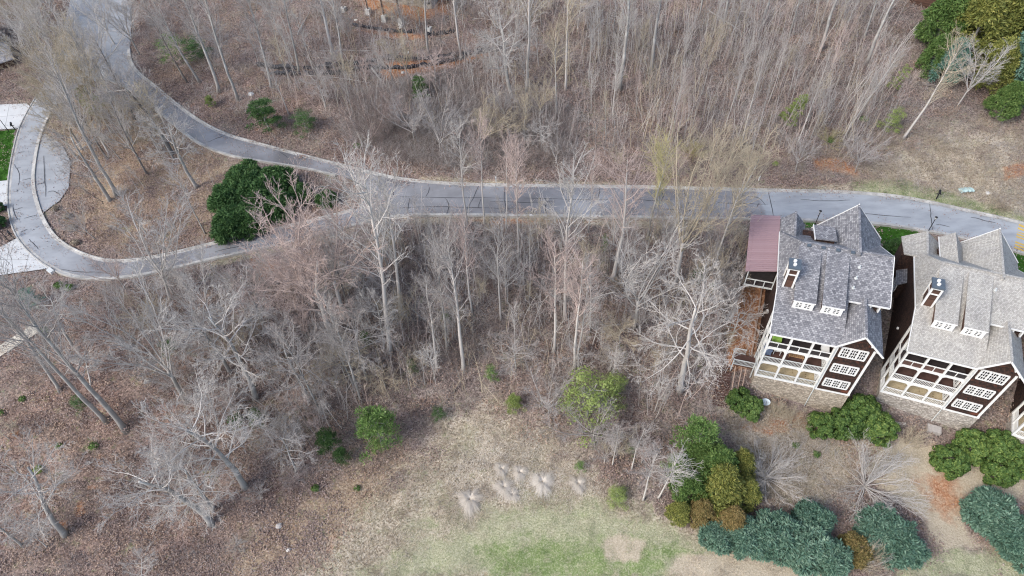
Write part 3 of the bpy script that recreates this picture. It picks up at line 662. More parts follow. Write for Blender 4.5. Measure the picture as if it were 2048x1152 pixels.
FL = [3.4, 6.15, 8.9, 11.65]
zr = lambda y: 11.8 + .45 * (y + .4)
def house(loc, rz, roofm, label, first, rail='white'):
    H = empty('hillside_house', loc, rz, label, 'house')
    st = 'stone' if first else 'stone_grey'
    MB().box(-.02, 9.93, -.12, 3.2, -4, 3.22).obj('stone_base', st, H, uv=True)
    b = MB().box(.04, 9.86, 4.35, 14.2, -2.5, 12.9); b.box(.04, 6.5, 2.85, 4.35, -2.5, 13.0)
    b.add([(.04, 2.9, 13.0), (.04, 14.2, 12.9), (.04, 13.0, 13.0), (.04, 4.1, 13.6)], [(0, 1, 2, 3)])
    b.obj('wall', 'shake', H, uv=True)
    g = MB(); P = [(9.7, 4.4, 12.9), (9.7, 14.2, 12.0), (9.7, 9.0, 15.85), (9.7, 4.4, 13.75)]
    g.slab(P, .14, (1, 0, 0)); g.obj('gable_wall', 'shake', H, uv=True)
    t_ = MB().box(6.36, 9.88, .0, 4.4, 3.24, 11.72)
    t_.add([(6.36, -.001, 11.72), (9.88, -.001, 11.72), (8.2, -.001, 13.88), (6.36, 4.3, 11.72), (9.88, 4.3, 11.72), (8.2, 4.3, 13.88)],
           [(0, 1, 2), (5, 4, 3), (1, 4, 5, 2), (0, 2, 5, 3)])
    t_.obj('tower_wall', 'shake_red', H, uv=True)
    # roofs
    th = .16
    def roof(poly, name='roof_slope'):
        return MB().slab(poly, th).obj(name, roofm, H, uv=True)
    main = roof([(-.25, -.45, zr(-.45)), (6.7, -.45, zr(-.45)), (6.7, 4.05, zr(4.05)), (10.6, 4.05, zr(4.05)), (10.4, 9, zr(9)), (1.6, 9, zr(9)), (-.25, 4.0, zr(4.0))])
    roof([(-.25, 4.0, zr(4.0)), (1.6, 9, zr(9)), (-.25, 13.1, 13.05)])
    fz = lambda y: 16.03 - .72 * (y - 9)
    roof([(1.6, 9, fz(9)), (10.4, 9, fz(9)), (10.5, 14.6, fz(14.6)), (1.3, 14.6, fz(14.6)), (-.25, 13.1, fz(13.1))])
    roof([(6.02, -.5, 11.72), (8.2, -.5, 14.08), (8.2, 4.7, 14.08), (6.02, 4.7, 11.72)])
    roof([(8.2, -.5, 14.08), (10.6, -.5, 11.42), (10.6, 5.6, 11.42), (8.2, 4.7, 14.08)])
    # front cross gables
    fr = 16.3 if first else 16.1
    roof([(3.45, 15.75, 11.9), (7.1, 15.75, fr), (7.1, 8.3, fr), (3.45, 11.5, 11.9)][::-1])
    roof([(7.1, 15.75, fr), (10.75, 15.75, 11.9), (10.75, 12.0, 11.9), (7.1, 8.3, fr)][::-1])
    MB().slab([(3.9, 15.2, 11.9), (10.3, 15.2, 11.9), (7.1, 15.2, fr - .35)], .15, (0, -1, 0)).obj('gable_wall', 'shake', H, uv=True)
    MB().box(4.0, 9.86, 14.2, 15.2, 2, 11.9).obj('front_wall', 'shake', H, uv=True)
    wx = 1.45 if first else 2.15; rx = 1.1 if first else .7; rz_ = 14.2 if first else 14.05
    roof([(rx - wx, 15.5, rz_ - 1.55), (rx, 15.5, rz_), (rx, 11.2, rz_), (rx - wx * .85, 12.6, rz_ - 1.4)][::-1])
    roof([(rx, 15.5, rz_), (rx + wx, 15.5, rz_ - 1.75), (rx + wx, 12.9, rz_ - 1.75), (rx, 11.2, rz_)][::-1])
    if not first: MB().box(-1.3, .03, 12.8, 15.0, 4.5, 12.2).obj('entry_porch', 'shake', H, uv=True)
    MB().slab([(rx - wx + .3, 15.1, rz_ - 1.6), (rx + wx - .3, 15.1, rz_ - 1.6), (rx, 15.1, rz_ - .25)], .12, (0, -1, 0)).obj('gable_wall', 'shake', H, uv=True)
    MB().box(max(.06, rx - wx + .3), rx + wx - .3, 14.2, 15.1, 2, rz_ - 1.6).obj('front_wall', 'shake', H, uv=True)
    if first:
        d = MB().slab([(2.85, 13.1, 14.9), (4.98, 13.05, 15.05), (5.2, 10.75, 15.3), (3.02, 10.7, 15.2)][::-1], .14); d.obj('dormer_roof', roofm, H, uv=True)
        MB().box(3.0, 5.0, 10.9, 12.9, 12.6, 14.86).obj('dormer_wall', 'shake', H, uv=True)
        e = MB(); e.beam((2.82, 13.16, 14.86), (2.98, 10.6, 15.14), .07, .2); e.obj('dormer_fascia', 'white', H)
    else:
        roof([(2.05, 15.3, 13.75), (3.2, 15.1, 15.05), (3.4, 10.2, 15.05), (2.2, 11.6, 13.75)][::-1], 'dormer_roof')
        roof([(3.2, 15.1, 15.05), (4.5, 14.8, 13.4), (4.5, 12.0, 13.4), (3.4, 10.2, 15.05)][::-1], 'dormer_roof')
        MB().slab([(2.3, 14.6, 11.8), (4.3, 14.6, 11.8), (4.3, 14.6, 13.4), (3.2, 14.7, 14.8), (2.3, 14.6, 13.8)], .1, (0, -1, 0)).obj('dormer_wall', 'shake', H, uv=True)
        fe = MB(); fe.beam((2.0, 15.34, 13.68), (2.15, 11.5, 13.68), .06, .16); fe.obj('fascia', 'white', H)
    fin = MB(); fin.disc((7.1, 15.78, fr - .02), .10, .22, 8, .03); fin.obj('finial', 'white', H)
    # ridge caps
    for (p, q) in (((1.6, 9, zr(9) + .03), (10.4, 9, zr(9) + .03)), ((7.1, 15.75, fr + .03), (7.1, 8.5, fr + .03)), ((-.2, 4.0, zr(4) + .03), (1.6, 9, zr(9) + .03)), ((8.2, -.5, 14.11), (8.2, 4.5, 14.11)), ((rx, 15.5, rz_ + .03), (rx, 11.4, rz_ + .03))):
        p = np.array(p); q = np.array(q); n = int(np.linalg.norm(q - p) / .3); mb = MB()
        for i in range(n):
            a = p + (q - p) * i / n; c = p + (q - p) * (i + .96) / n
            mb.beam(a + [0, 0, .012], c, .24, .03)
        mb.obj('ridge_cap', roofm, H, uv=True, stuff=True)
    # fascias, white trims
    def fa(p, q, wd=.07, h=.2, nm='fascia'): MB().beam(p, q, wd, h).obj(nm, 'white', H)
    fa((-.25, -.5, zr(-.5) - .10), (6.1, -.5, zr(-.5) - .10)); fa((6.6, 4.0, zr(4) - .1), (10.62, 4.0, zr(4) - .1))
    fa((6.0, -.55, 11.63), (8.2, -.55, 13.99)); fa((8.2, -.55, 13.99), (10.62, -.55, 11.33))
    fa((-.3, -.45, zr(-.45) - .1), (-.3, 4, zr(4) - .1)); fa((-.3, 4, zr(4) - .1), (-.3, 13.1, 12.96)); fa((10.64, 4.05, zr(4) - .1), (10.46, 9, zr(9) - .1))
    fa((10.46, 9, fz(9) - .1), (10.55, 14.6, fz(14.6) - .1)); fa((3.42, 15.82, 11.8), (7.1, 15.82, fr - .1)); fa((7.1, 15.82, fr - .1), (10.8, 15.82, 11.8))
    for x in (8.9, 9.75): MB().box(x - .07, x + .07, 4.0, 4.34, 12.75, 13.5).obj('eave_bracket', 'white', H)
    for (x, z_) in ((6.6, 12.0), (7.3, 12.8), (9.2, 12.6), (9.9, 11.9)): MB().box(x - .06, x + .06, -.45, -.01, z_ - .1, z_ + .1).obj('eave_bracket', 'white', H)
    MB().box(6.34, 6.56, -.08, -.002, 3.26, 11.7).obj('corner_board', 'white', H)
    MB().box(9.72, 9.95, -.08, -.002, 3.26, 11.5).obj('corner_board', 'white', H)
    MB().box(6.2, 9.97, -.16, -.09, 3.1, 3.32).obj('belt_board', 'white', H)
    # tower windows
    for (z0, z1) in ((4.15, 5.38), (6.95, 8.2), (9.75, 11.15)):
        window(H, 8.12, -.02, z0, z1, 3, .80)
    # porches
    for k, z in enumerate(FL[:3]):
        MB().box(.02, 6.33, .0, 2.84, z - .16, z).obj('deck_floor', ('patio', 'deck_brown', 'deck_dark')[k], H)
        MB().box(-.06, 6.34, -.10, .06, z - .24, z + .04).obj('deck_beam', 'white', H)
        MB().box(-.08, .04, .08, 2.9, z - .24, z + .04).obj('deck_beam', 'white', H)
    MB().box(-.06, 6.34, -.10, .06, 11.4, 11.62).obj('deck_beam', 'white', H)
    PX = [0, 2.07, 4.17, 6.27]
    for x in PX: MB().box(x - .10, x + .10, -.13, .09, 3.25, 11.5).obj('porch_post', 'white', H)
    for y in (1.45, 2.85): MB().box(-.12, .08, y - .09, y + .09, 3.25, 11.9 + .4 * y).obj('porch_post', 'white', H)
    for i in range(3):
        x0, x1 = PX[i] + .10, PX[i + 1] - .10
        for k in (0, 1):
            for sd_ in (0, 1):
                mb = MB(); arch(mb, x0, x1, -.02, FL[k + 1] - .24, only=sd_); mb.obj('arch_bracket', 'white', H)
            railing(H, (x0, -.02), (x1, -.02), FL[k], rail if (k == 0 or first) else 'white')
        mb = MB(); mb.box(x0, x1, -.06, .02, 9.75, 9.86); mb.box((x0 + x1) / 2 - .035, (x0 + x1) / 2 + .035, -.05, .01, 8.95, 9.75); mb.obj('screen_rail', 'white', H)
        if first or i == 2:
            MB().box(x0, x1, .022, .03, 8.95, 9.75).obj('screen_panel', 'dark', H)
        else:
            MB().box(x0, x1, .022, .03, 8.95, 9.75).obj('screen_panel', 'deck_brown', H)
            sl = MB()
            for j in range(14): a = x0 + (x1 - x0) * j / 14; sl.box(a, a + .07, 1.3, 1.36, 9.7, 11.3)
            sl.obj('curtain', 'offwhite', H, stuff=True)
    railing(H, (0, .1), (0, 1.36), FL[0], rail); railing(H, (0, 1.54), (0, 2.76), FL[0], rail); railing(H, (0, .1), (0, 1.36), FL[1], rail); railing(H, (0, 1.54), (0, 2.76), FL[1], rail)
    # side doors / glazed wall against the tower
    for k in (0, 1): window(H, 1.5, 6.30, FL[k] + .3, FL[k] + 2.0, 2, .8, (2, 4), face='x', name='porch_window')
    for k in range(3):
        window(H, 3.2, 2.84, FL[k] + .35, FL[k] + 2.1, 3, .9, (2, 3), name='back_window')
    # rear shed dormers
    for (x0, x1) in ((1.42, 3.32), (4.17, 6.08)):
        D = MB(); ys = 2.45
        D.slab([(x0, ys, 12.6), (x0, 7.9, 15.2), (x0, 7.9, 15.25), (x0, ys, 14.15)], x1 - x0, (1, 0, 0))
        dw = D.obj('dormer_wall', 'brown_wall', H, uv=True)
        MB().slab([(x0 - .14, ys - .10, 14.27), (x1 + .14, ys - .10, 14.27), (x1 + .18, 8.55, 15.88), (x0 - .18, 8.55, 15.88)], .13).obj('dormer_roof', roofm, H, uv=True)
        pf = MB()
        for (a, b2) in ((x0 - .05, x0 + .28), (x0 + .80, x1 - .80), (x1 - .28, x1 + .05)): pf.box(a, b2, ys - .07, ys, 13.06, 14.12)
        for (a, b2) in ((x0 + .281, x0 + .799), (x1 - .799, x1 - .281)):
            pf.box(a, b2, ys - .07, ys, 13.06, 13.26); pf.box(a, b2, ys - .07, ys, 13.94, 14.12)
            for j in (1,): c = (a + b2) / 2; pf.box(c - .05, c + .05, ys - .06, ys - .02, 13.261, 13.939)
            for j in (1, 2): c = 13.26 + .68 * j / 3; pf.box(a, b2, ys - .055, ys - .025, c - .04, c + .04)
        fo = pf.obj('dormer_window', 'white', H)
        for (a, b2) in ((x0 + .281, x0 + .799), (x1 - .799, x1 - .281)): MB().box(a, b2, ys - .018, ys + .01, 13.262, 13.938).obj('pane', 'glass', fo)
        MB().box(x0 - .13, x1 + .13, ys - .135, ys - .101, 14.12, 14.25).obj('fascia', 'white', H)
    # chimney
    cx0, cx1, cy0, cy1, ct = .22, 1.14, 4.3, 5.4, 16.75
    ch = MB().box(cx0, cx1, cy0, cy1, 12.8, ct).obj('chimney', 'brown_wall', H, uv=True)
    tr = MB()
    for x in (cx0, cx1):
        for y in (cy0, cy1): tr.box(x - .09, x + .09, y - .09, y + .09, 12.8, ct - .02)
    for z_ in (15.75, 16.55):
        tr.box(cx0 + .09, cx1 - .09, cy0 - .05, cy0, z_, z_ + .16); tr.box(cx0 - .05, cx0, cy0 + .09, cy1 - .09, z_, z_ + .16)
    tr.obj('chimney_trim', 'white', ch)
    MB().box(cx0 - .14, cx1 + .14, cy0 - .14, cy1 + .14, ct, ct + .22).obj('chimney_cap', 'chim_cap', ch)
    for yy in (4.62, 5.12): MB().disc((.66, yy, ct + .22), .17, .18, 14).obj('flue', 'white', ch)
    if first:
        for x, y in ((2.18, 8.75), (3.6, 8.75), (5.05, 8.75), (6.5, 8.75)): MB().box(x - .2, x + .2, y - .16, y + .16, zr(y) - .05, zr(y) + .14).obj('roof_vent', 'chim_cap', H)
    for x, y in (((7.3, 7.4), (7.1, 6.3), (6.95, 5.3)) if first else ((6.6, 7.3), (9.6, 5.6))):
        mb = MB(); mb.disc((x, y, zr(y) - .05), .09, .34, 8); mb.disc((x, y, zr(y) - .04), .18, .09, 8); mb.obj('vent_pipe', 'offwhite', H)
    # downpipes
    MB().tube([(6.28, -.2, 11.5), (6.28, -.2, 3.0), (6.26, -.22, -1.0)], .05, 6).obj('downpipe', 'offwhite', H)
    # porch furniture parts stay separate things outside
    # bay window on the left wall
    if not first:
        by0, by1, bz = 10.7, 13.3, 7.3
        bay = MB().box(-.62, .03, by0, by1, bz, bz + 2.4).obj('bay_window', 'shake', H, uv=True)
        window(bay, (by0 + by1) / 2, -.62, bz + .85, bz + 2.15, 2, 1.1, (3, 4), face='x', name='bay_sash')
        MB().slab([(-.95, by0 - .3, bz + 2.4), (-.95, by1 + .25, bz + 2.4), (.03, by1 + .1, bz + 3.0), (.03, by0 - .1, bz + 3.0)][::-1], .12).obj('bay_roof', 'roof_slate', bay, uv=True)
        window(H, 14.3, -1.34, 8.6, 9.9, 1, .8, (2, 4), face='x', name='side_window')
    lm = MB(); lm.box(-.16, .03, 5.4, 5.6, 8.0, 8.2); lm.obj('wall_lamp', 'white', H)
    return H

def L2W(a, rz):
    c, s = math.cos(rz), math.sin(rz)
    return lambda x, y, z: np.array([a[0] + c * x - s * y, a[1] + s * x + c * y, a[2] + z])
A1 = un(1510.5, 748, 3.4); B1 = un(1698.9, 787, 3.4); rz1 = math.atan2(B1[1] - A1[1], B1[0] - A1[0])
A1[2] = 0
Z2 = -2.1
A2 = un(1762, 781, 3.4 + Z2); B2 = un(1957, 832, 3.4 + Z2); rz2 = math.atan2(B2[1] - A2[1], B2[0] - A2[0]); A2[2] = Z2
Z3 = -3.3
A3 = un(2026, 868, 3.4 + Z3); rz3 = rz2 - math.radians(5); A3[2] = Z3
H1 = house(A1, rz1, 'roof_slate', 'tall brown shingle house with grey slate roof beside the plum metal roof', True, 'offwhite')
H2 = house(A2, rz2, 'roof_beige', 'tall brown shingle house with pale beige roof, right of the slate-roofed one', False)
H3 = house(A3, rz3, 'roof_beige', 'third brown house, only its white porch corner showing at the right edge', False)
w1 = L2W(A1, rz1); w2 = L2W(A2, rz2); w3 = L2W(A3, rz3)

# things on the porches of the first house
def place(o, W, rz, x, y, z): o.location = Vector(W(x, y, z)); o.rotation_euler = (0, 0, rz); return o
o = MB(); o.box(-.45, .45, -.05, .05, .5, 1.5); o.box(-.45, .45, -.3, .3, 0, .5)
tag(place(o.obj('deck_chair', 'green_cloth'), w1, rz1, .95, 1.0, 8.9), 'lime green padded chair on the top porch of the slate-roofed house', 'chair')
o = MB(); o.box(-.4, .4, -.35, .35, .35, .5); o.box(-.4, .4, .25, .37, .5, 1.1)
for i, j in ((-.34, -.3), (.34, -.3), (-.34, .3), (.34, .3)): o.box(i - .03, i + .03, j - .03, j + .03, 0, .35)
tag(place(o.obj('deck_chair', 'white'), w1, rz1, 5.7, .7, 9.0), 'white armchair at the right end of the top porch', 'chair')
o = MB(); o.box(-.4, .4, -.4, .4, 0, .85); o.box(-.45, .45, -.45, .45, .85, .95)
tag(place(o.obj('covered_grill', 'blue_cloth'), w1, rz1, .55, 1.3, 6.15), 'slate blue covered grill in the left bay of the middle porch', 'grill cover')
o = MB(); o.box(-.4, .4, -.4, .4, .68, .74)
for i, j in ((-.34, -.34), (.34, -.34), (-.34, .34), (.34, .34)): o.box(i - .03, i + .03, j - .03, j + .03, 0, .68)
tag(place(o.obj('side_table', 'white'), w1, rz1, 1.55, 1.5, 6.15), 'square white table beside the blue cover on the middle porch', 'table')
for i, (x, lab) in enumerate(((2.9, 'tan slatted lounger nearer the house wall on the middle porch'), (3.6, 'tan slatted lounger nearer the railing on the middle porch'))):
    r = empty('porch_lounger', w1(x, 1.9 - .55 * i, 6.15), rz1, lab, 'lounger')
    for j in range(8): MB().box(-.8 + j * .2, -.63 + j * .2, -.2, .2, .32, .36).obj('slat', 'tan_wood', r)
    fr_ = MB(); fr_.box(-.8, .78, -.22, -.18, .24, .32); fr_.box(-.8, .78, .18, .22, .24, .32)
    for a in (-.74, .7):
        for b_ in (-.2, .2): fr_.box(a - .03, a + .03, b_ - .03, b_ + .03, 0, .24)
    fr_.obj('frame', 'tan_wood', r)
o = MB(); o.box(-.16, .16, -.12, .12, .5, .62); o.disc((0, 0, 0), .14, .5, 8, .1)
tag(place(o.obj('plant_stool', 'pink_cloth'), w1, rz1, 4.9, 2.2, 6.15), 'small pink stool against the wall of the middle porch', 'stool')

# raised screened side porch with plum metal roof (left of house one)
cp = empty('side_porch', w1(0, 0, 0), rz1, 'raised side porch with plum metal roof against the slate-roofed house', 'porch')
MB().slab([(-3.40, 7.1, 12.2), (-.22, 7.2, 12.9), (-.30, 15.85, 12.9), (-3.45, 16.05, 12.2)], .12).obj('metal_roof', 'metal_roof', cp, uv=True)
for q in range(28):
    y = 7.2 + q * .31; MB().beam((-3.42, y, 12.215), (-.24, y, 12.915), .035, .035).obj('roof_seam', 'metal_roof', cp, uv=True)
MB().box(-3.0, -.02, 7.6, 15.6, 9.45, 9.6).obj('porch_floor', 'deck_dark', cp)
MB().box(-3.02, -.04, 8.6, 8.7, 9.6, 12.1).obj('screen', 'dark', cp); MB().box(-3.0, -2.95, 8.7, 15.5, 9.6, 12.0).obj('screen', 'dark', cp)
fr_ = MB(); fr_.box(-3.06, .0, 7.52, 7.62, 9.35, 9.55); fr_.box(-3.06, .0, 7.52, 7.6, 10.45, 10.55)
fr_.obj('porch_rail', 'offwhite', cp)
for x in (-3.0, -2.0, -1.0, -.06): MB().box(x - .05, x + .05, 7.5, 7.6, 9.56, (10.45 if -2.5 < x < -.5 else 12.2)).obj('porch_stud', 'offwhite', cp)
for x in (-2.95,):
    for y in (7.7, 11.5, 15.4): MB().box(x - .08, x + .08, y - .08, y + .08, 2.5, 9.4).obj('support_post', 'wood_trim', cp)
# boarded walkway and little landing left of house one, steps down the slope
wk = empty('side_landing', w1(0, 0, 0), rz1, 'small white railed landing at the left corner of the slate-roofed house', 'landing')
MB().box(-2.5, -.12, .9, 2.5, 3.0, 3.15).obj('landing_floor', 'deck_brown', wk)
railing(wk, (-2.5, .92), (-.15, .92), 3.15, 'offwhite'); railing(wk, (-2.5, 2.5), (-1.2, 2.5), 3.15, 'offwhite')
for x in (-2.5, -.2):
    for y in (.95, 2.45): MB().box(x - .06, x + .06, y - .06, y + .06, -.5, 4.15).obj('landing_post', 'offwhite', wk)
ld = MB(); ld.beam((-1.45, .75, 3.1), (-1.35, -.9, .6), .08, .12); ld.beam((-1.0, .75, 3.1), (-.9, -.9, .6), .08, .12); ld.obj('ladder_rail', 'wood_trim', wk)
tr_ = empty('timber_edging', w1(0, 0, 0), rz1, 'weathered timber edging between red clay and the left wall of the slate-roofed house', 'edging')
pts = [(-.45, y) for y in np.arange(3.2, 11.5, 1.6)]
for (x, y), (x2, y2) in zip(pts[:-1], pts[1:]):
    a = w1(x, y, 0); b_ = w1(x2, y2, 0)
    za, zb = float(zmesh(a[0], a[1])[0]), float(zmesh(b_[0], b_[1])[0])
    MB().beam((x, y, za + .1), (x2, y2, zb + .1), .16, .3).obj('timber', 'wood_trim', tr_)
# brown stair treads down the slope
s0 = g1(1452, 735); s1 = g1(1440, 812)
sr = empty('slope_steps', (0, 0, 0), 0, 'brown timber steps with pale handrail descending left of the round shrubs', 'steps')
side = np.array(w1(1, 0, 0)) - np.array(w1(0, 0, 0))
for i in range(15):
    t = i / 14; p = s0 * (1 - t) + s1 * t; z = float(zmesh(p[0], p[1])[0]) + .14
    a = p[:2] - side[:2] * .9; b_ = p[:2] + side[:2] * .7
    MB().beam((a[0], a[1], z), (b_[0], b_[1], z), .24, .09).obj('tread', 'deck_brown', sr)
pr = []
for i in (0, 7, 14):
    t = i / 14; p = s0 * (1 - t) + s1 * t; p = p[:2] + side[:2] * .95; z = float(zmesh(p[0], p[1])[0]); pr.append((p[0], p[1], z + .75))
    MB().beam((p[0], p[1], z - .2), (p[0], p[1], z + .75), .09).obj('rail_post', 'wood_trim', sr)
for a, b_ in zip(pr[:-1], pr[1:]): MB().beam(a, b_, .1, .08).obj('handrail', 'wood_trim', sr)

# satellite dish and hose behind house one
p = g1(1528, 812); sdh = empty('satellite_dish', p, rz1, 'pale grey satellite dish on a short mast behind the round shrubs', 'satellite dish')
MB().tube([(0, 0, -.2), (0, 0, .9)], .04, 6).obj('mast', 'offwhite', sdh)
m_ = MB()
for r_, z_ in ((.0, 0),): pass
k = 18; vv = [(0, 0, 0)]
for r_ in (.25, .5): vv += [(r_ * math.cos(2 * math.pi * i / k), r_ * .8 * math.sin(2 * math.pi * i / k), .35 * r_ * r_) for i in range(k)]
fc = [(0, 1 + i, 1 + (i + 1) % k) for i in range(k)] + [(1 + i, 1 + k + i, 1 + k + (i + 1) % k, 1 + (i + 1) % k) for i in range(k)]
m_.add(vv, fc); v2 = [(a, b_, c - .03) for a, b_, c in vv]; m_.add(v2, [f[::-1] for f in fc])
dd = m_.obj('reflector', 'dish', sdh); dd.location = (0, 0, .9); dd.rotation_euler = (math.radians(25), math.radians(-8), 0)
MB().tube([(0, -.3, .95), (0, -.45, 1.15), (0, -.1, 1.35)], .02, 5).obj('feed_arm', 'black', sdh)
p = g1(1466, 828); t_ = np.linspace(0, 1.75 * math.pi, 22)
o = MB().tube([(.55 * math.cos(a) * (1 + .06 * math.sin(3 * a)), .5 * math.sin(a), .04) for a in t_], .035, 6).obj('garden_hose', 'black'); o.location = Vector(p)
tag(o, 'black loop of drain hose lying left of the round shrubs', 'hose')
# low wall at the foot of house two
a = w2(-.4, -2.6, 0); b_ = w2(3.6, -1.6, 0)
o = MB(); o.beam((a[0], a[1], float(zmesh(*a[:2])[0]) + .15), (b_[0], b_[1], float(zmesh(*b_[:2])[0]) + .2), .35, .5); o = o.obj('garden_wall', 'stone_grey', uv=True)
tag(o, 'low stone edging wall behind the beige-roofed house', 'low wall')
p = w2(6.6, -1.1, 0); o = MB().box(-.7, .7, -.45, .45, 0, .5); o = o.obj('utility_lid', 'stonegrey'); o.location = (p[0], p[1], float(zmesh(p[0], p[1])[0]) - .05); o.rotation_euler = (0, 0, rz2)
tag(o, 'flat grey utility box against the stone base of the beige-roofed house', 'utility box')

# ------------------------------------------------------------------ bare trees: prototypes
def rdir(rg, d, ang):
    """a direction at angle ang from d, at a random turn"""
    d = d / np.linalg.norm(d); ref = np.array([0, 0, 1.0]) if abs(d[2]) < .9 else np.array([1.0, 0, 0])
    a = np.cross(d, ref); a /= np.linalg.norm(a); b = np.cross(d, a); ph = rg.uniform(0, 2 * math.pi)
    return d * math.cos(ang) + (a * math.cos(ph) + b * math.sin(ph)) * math.sin(ang)
def limb(rg, p, d, L, n, wig, lift, droop=0):
    pts = [np.array(p, float)]; d = np.array(d, float)
    for i in range(n):
        d = d + rg.normal(0, wig, 3) + np.array([0, 0, lift]); d /= np.linalg.norm(d); pts.append(pts[-1] + d * L / n)
    return np.array(pts)
RMIN = [.011]
def grow(mb, rg, p, d, L, r, lv, spec):
    """recursive branching; spec[lv] = (segments, children, angle, length share, wiggle, lift, sides)"""
    n, kids, ang, share, wig, lift, k = spec[lv]
    pts = limb(rg, p, d, L, n, wig, lift)
    rad = r * (1 - .78 * np.linspace(0, 1, n + 1))
    mb.tube(pts, rad, k, cap=False)
    if lv + 1 >= len(spec): return
    for i in range(kids):
        t = .18 + .8 * (i + rg.uniform(.1, .9)) / kids; f = t * n; j = min(int(f), n - 1); q = pts[j] * (1 - f + j) + pts[j + 1] * (f - j)
        dd = pts[j + 1] - pts[j]
        grow(mb, rg, q, rdir(rg, dd, ang * rg.uniform(.65, 1.25)), L * share * (1.15 - .55 * t) * rg.uniform(.7, 1.25), max(r * (1 - .78 * t) * .55, RMIN[0]), lv + 1, spec)
HT = 12.0
def proto_tree(kind, seed):
    rg = np.random.default_rng(seed); T = MB(); C = MB(); RMIN[0] = {'multi': .030, 'sapling': .015, 'oak': .0125, 'vase': .0125, 'slender': .012}[kind]
    if kind == 'slender':
        n = 12; pts = limb(rg, (0, 0, -.3), (0, 0, 1), HT + .3, n, .028, .02); pts[:, :2] -= np.linspace(0, 1, n + 1)[:, None] * pts[-1, :2]
        r = .125 * (1 - .88 * np.linspace(0, 1, n + 1) ** .9); r[0] *= 1.5; T.tube(pts, r, 7)
        sp = [(5, 6, .7, .42, .12, .08, 4), (3, 5, .65, .5, .14, .06, 3), (2, 0, 0, 0, .18, .05, 3)]
        for i in range(30):
            z = 4.6 + 7.1 * (i + rg.random()) / 30; j = int((z + .3) / (HT + .3) * n); q = pts[j] + (pts[min(j + 1, n)] - pts[j]) * ((z + .3) / (HT + .3) * n - j)
            L = (.8 + 2.4 * math.sin(math.pi * min(1, (z - 3.2) / 9.2)) ** .8) * rg.uniform(.55, 1.2)
            grow(C, rg, q, rdir(rg, np.array([0, 0, 1.]), rg.uniform(.45, .9)), L, .024 + .010 * L / 3, 0, sp)
        grow(C, rg, pts[-1], (0, 0, 1), .9, .015, 1, sp)
    elif kind == 'oak':
        n = 10; hh = 8.2; pts = limb(rg, (0, 0, -.3), (0, 0, 1), hh + .3, n, .06, .03); pts[:, :2] -= np.linspace(0, 1, n + 1)[:, None] * pts[-1, :2] * .6
        r = .19 * (1 - .72 * np.linspace(0, 1, n + 1)); r[0] *= 1.35; T.tube(pts, r, 8)
        sp = [(8, 8, .7, .50, .15, .04, 5), (5, 6, .7, .5, .18, .03, 4), (3, 5, .65, .5, .2, .02, 3), (2, 0, 0, 0, .22, 0, 3)]
        for i in range(14):
            t = .42 + .58 * (i + rg.random() * .6) / 14; j = min(int(t * n), n - 1); q = pts[j] + (pts[j + 1] - pts[j]) * (t * n - j)
            L = (4.6 - 1.2 * t) * rg.uniform(.75, 1.15)
            a = 2.4 * i + rg.uniform(-.3, .3); el_ = rg.uniform(.05, .5) + .75 * max(0, t - .6)
            grow(C, rg, q, (math.cos(a) * math.cos(el_), math.sin(a) * math.cos(el_), math.sin(el_)), L, .070 - .028 * t, 0, sp)
    elif kind == 'vase':
        n = 5; hh = 3.6; pts = limb(rg, (0, 0, -.3), (0, 0, 1), hh + .3, n, .03, .02); T.tube(pts, .15 * (1 - .25 * np.linspace(0, 1, n + 1)), 8)
        sp = [(9, 12, .5, .30, .07, .05, 5), (4, 6, .5, .45, .12, .06, 3), (3, 4, .5, .5, .14, .05, 3), (2, 0, 0, 0, .15, .04, 3)]
        for i in range(8):
            a = 2.4 * i; el_ = rg.uniform(.95, 1.35)
            grow(C, rg, pts[-1 - i % 2], (math.cos(a) * math.cos(el_), math.sin(a) * math.cos(el_), math.sin(el_)), rg.uniform(6.5, 8.6), .058, 0, sp)
    elif kind == 'sapling':
        n = 9; pts = limb(rg, (0, 0, -.2), (0, 0, 1), HT, n, .045, .03); pts[:, :2] -= np.linspace(0, 1, n + 1)[:, None] * pts[-1, :2]
        T.tube(pts, .062 * (1 - .75 * np.linspace(0, 1, n + 1)), 5)
        sp = [(4, 4, .7, .45, .16, .06, 3), (3, 0, 0, 0, .2, .03, 3)]
        for i in range(14):
            z = 4.5 + 7.3 * (i + rg.random()) / 14; j = min(int(z / HT * n), n - 1); q = pts[j] + (pts[j + 1] - pts[j]) * (z / HT * n - j)
            grow(C, rg, q, rdir(rg, np.array([0, 0, 1.]), rg.uniform(.35, .8)), rg.uniform(.6, 1.9), .017, 0, sp)
    elif kind == 'multi':     # many-stemmed shrub, 3 m tall in its own space of HT
        sp = [(6, 7, .42, .5, .09, .02, 4), (4, 5, .5, .5, .13, .02, 3), (3, 3, .5, .5, .16, .0, 3), (2, 0, 0, 0, .2, 0, 3)]
        for i in range(26):
            a = 2.4 * i + rg.uniform(-.4, .4); el_ = rg.uniform(.15, 1.25)
            grow(T if i < 5 else C, rg, (0, 0, .05), (math.cos(a) * math.cos(el_), math.sin(a) * math.cos(el_), math.sin(el_)), HT * rg.uniform(.7, 1.0), .13, 0, sp)
    return T.mesh(kind + '_trunk', smooth=True), C.mesh(kind + '_crown', smooth=True)
PROTO = {k: [proto_tree(k, s) for s in seeds] for k, seeds in dict(slender=(1, 2, 3, 4, 5), oak=(11, 12, 13), vase=(21, 22, 23), sapling=(31, 32, 33, 34), multi=(41, 42, 43)).items()}
CATN = {'slender': 'slender_tree', 'oak': 'spreading_tree', 'vase': 'fan_crowned_tree', 'sapling': 'sapling', 'multi': 'bare_shrub'}
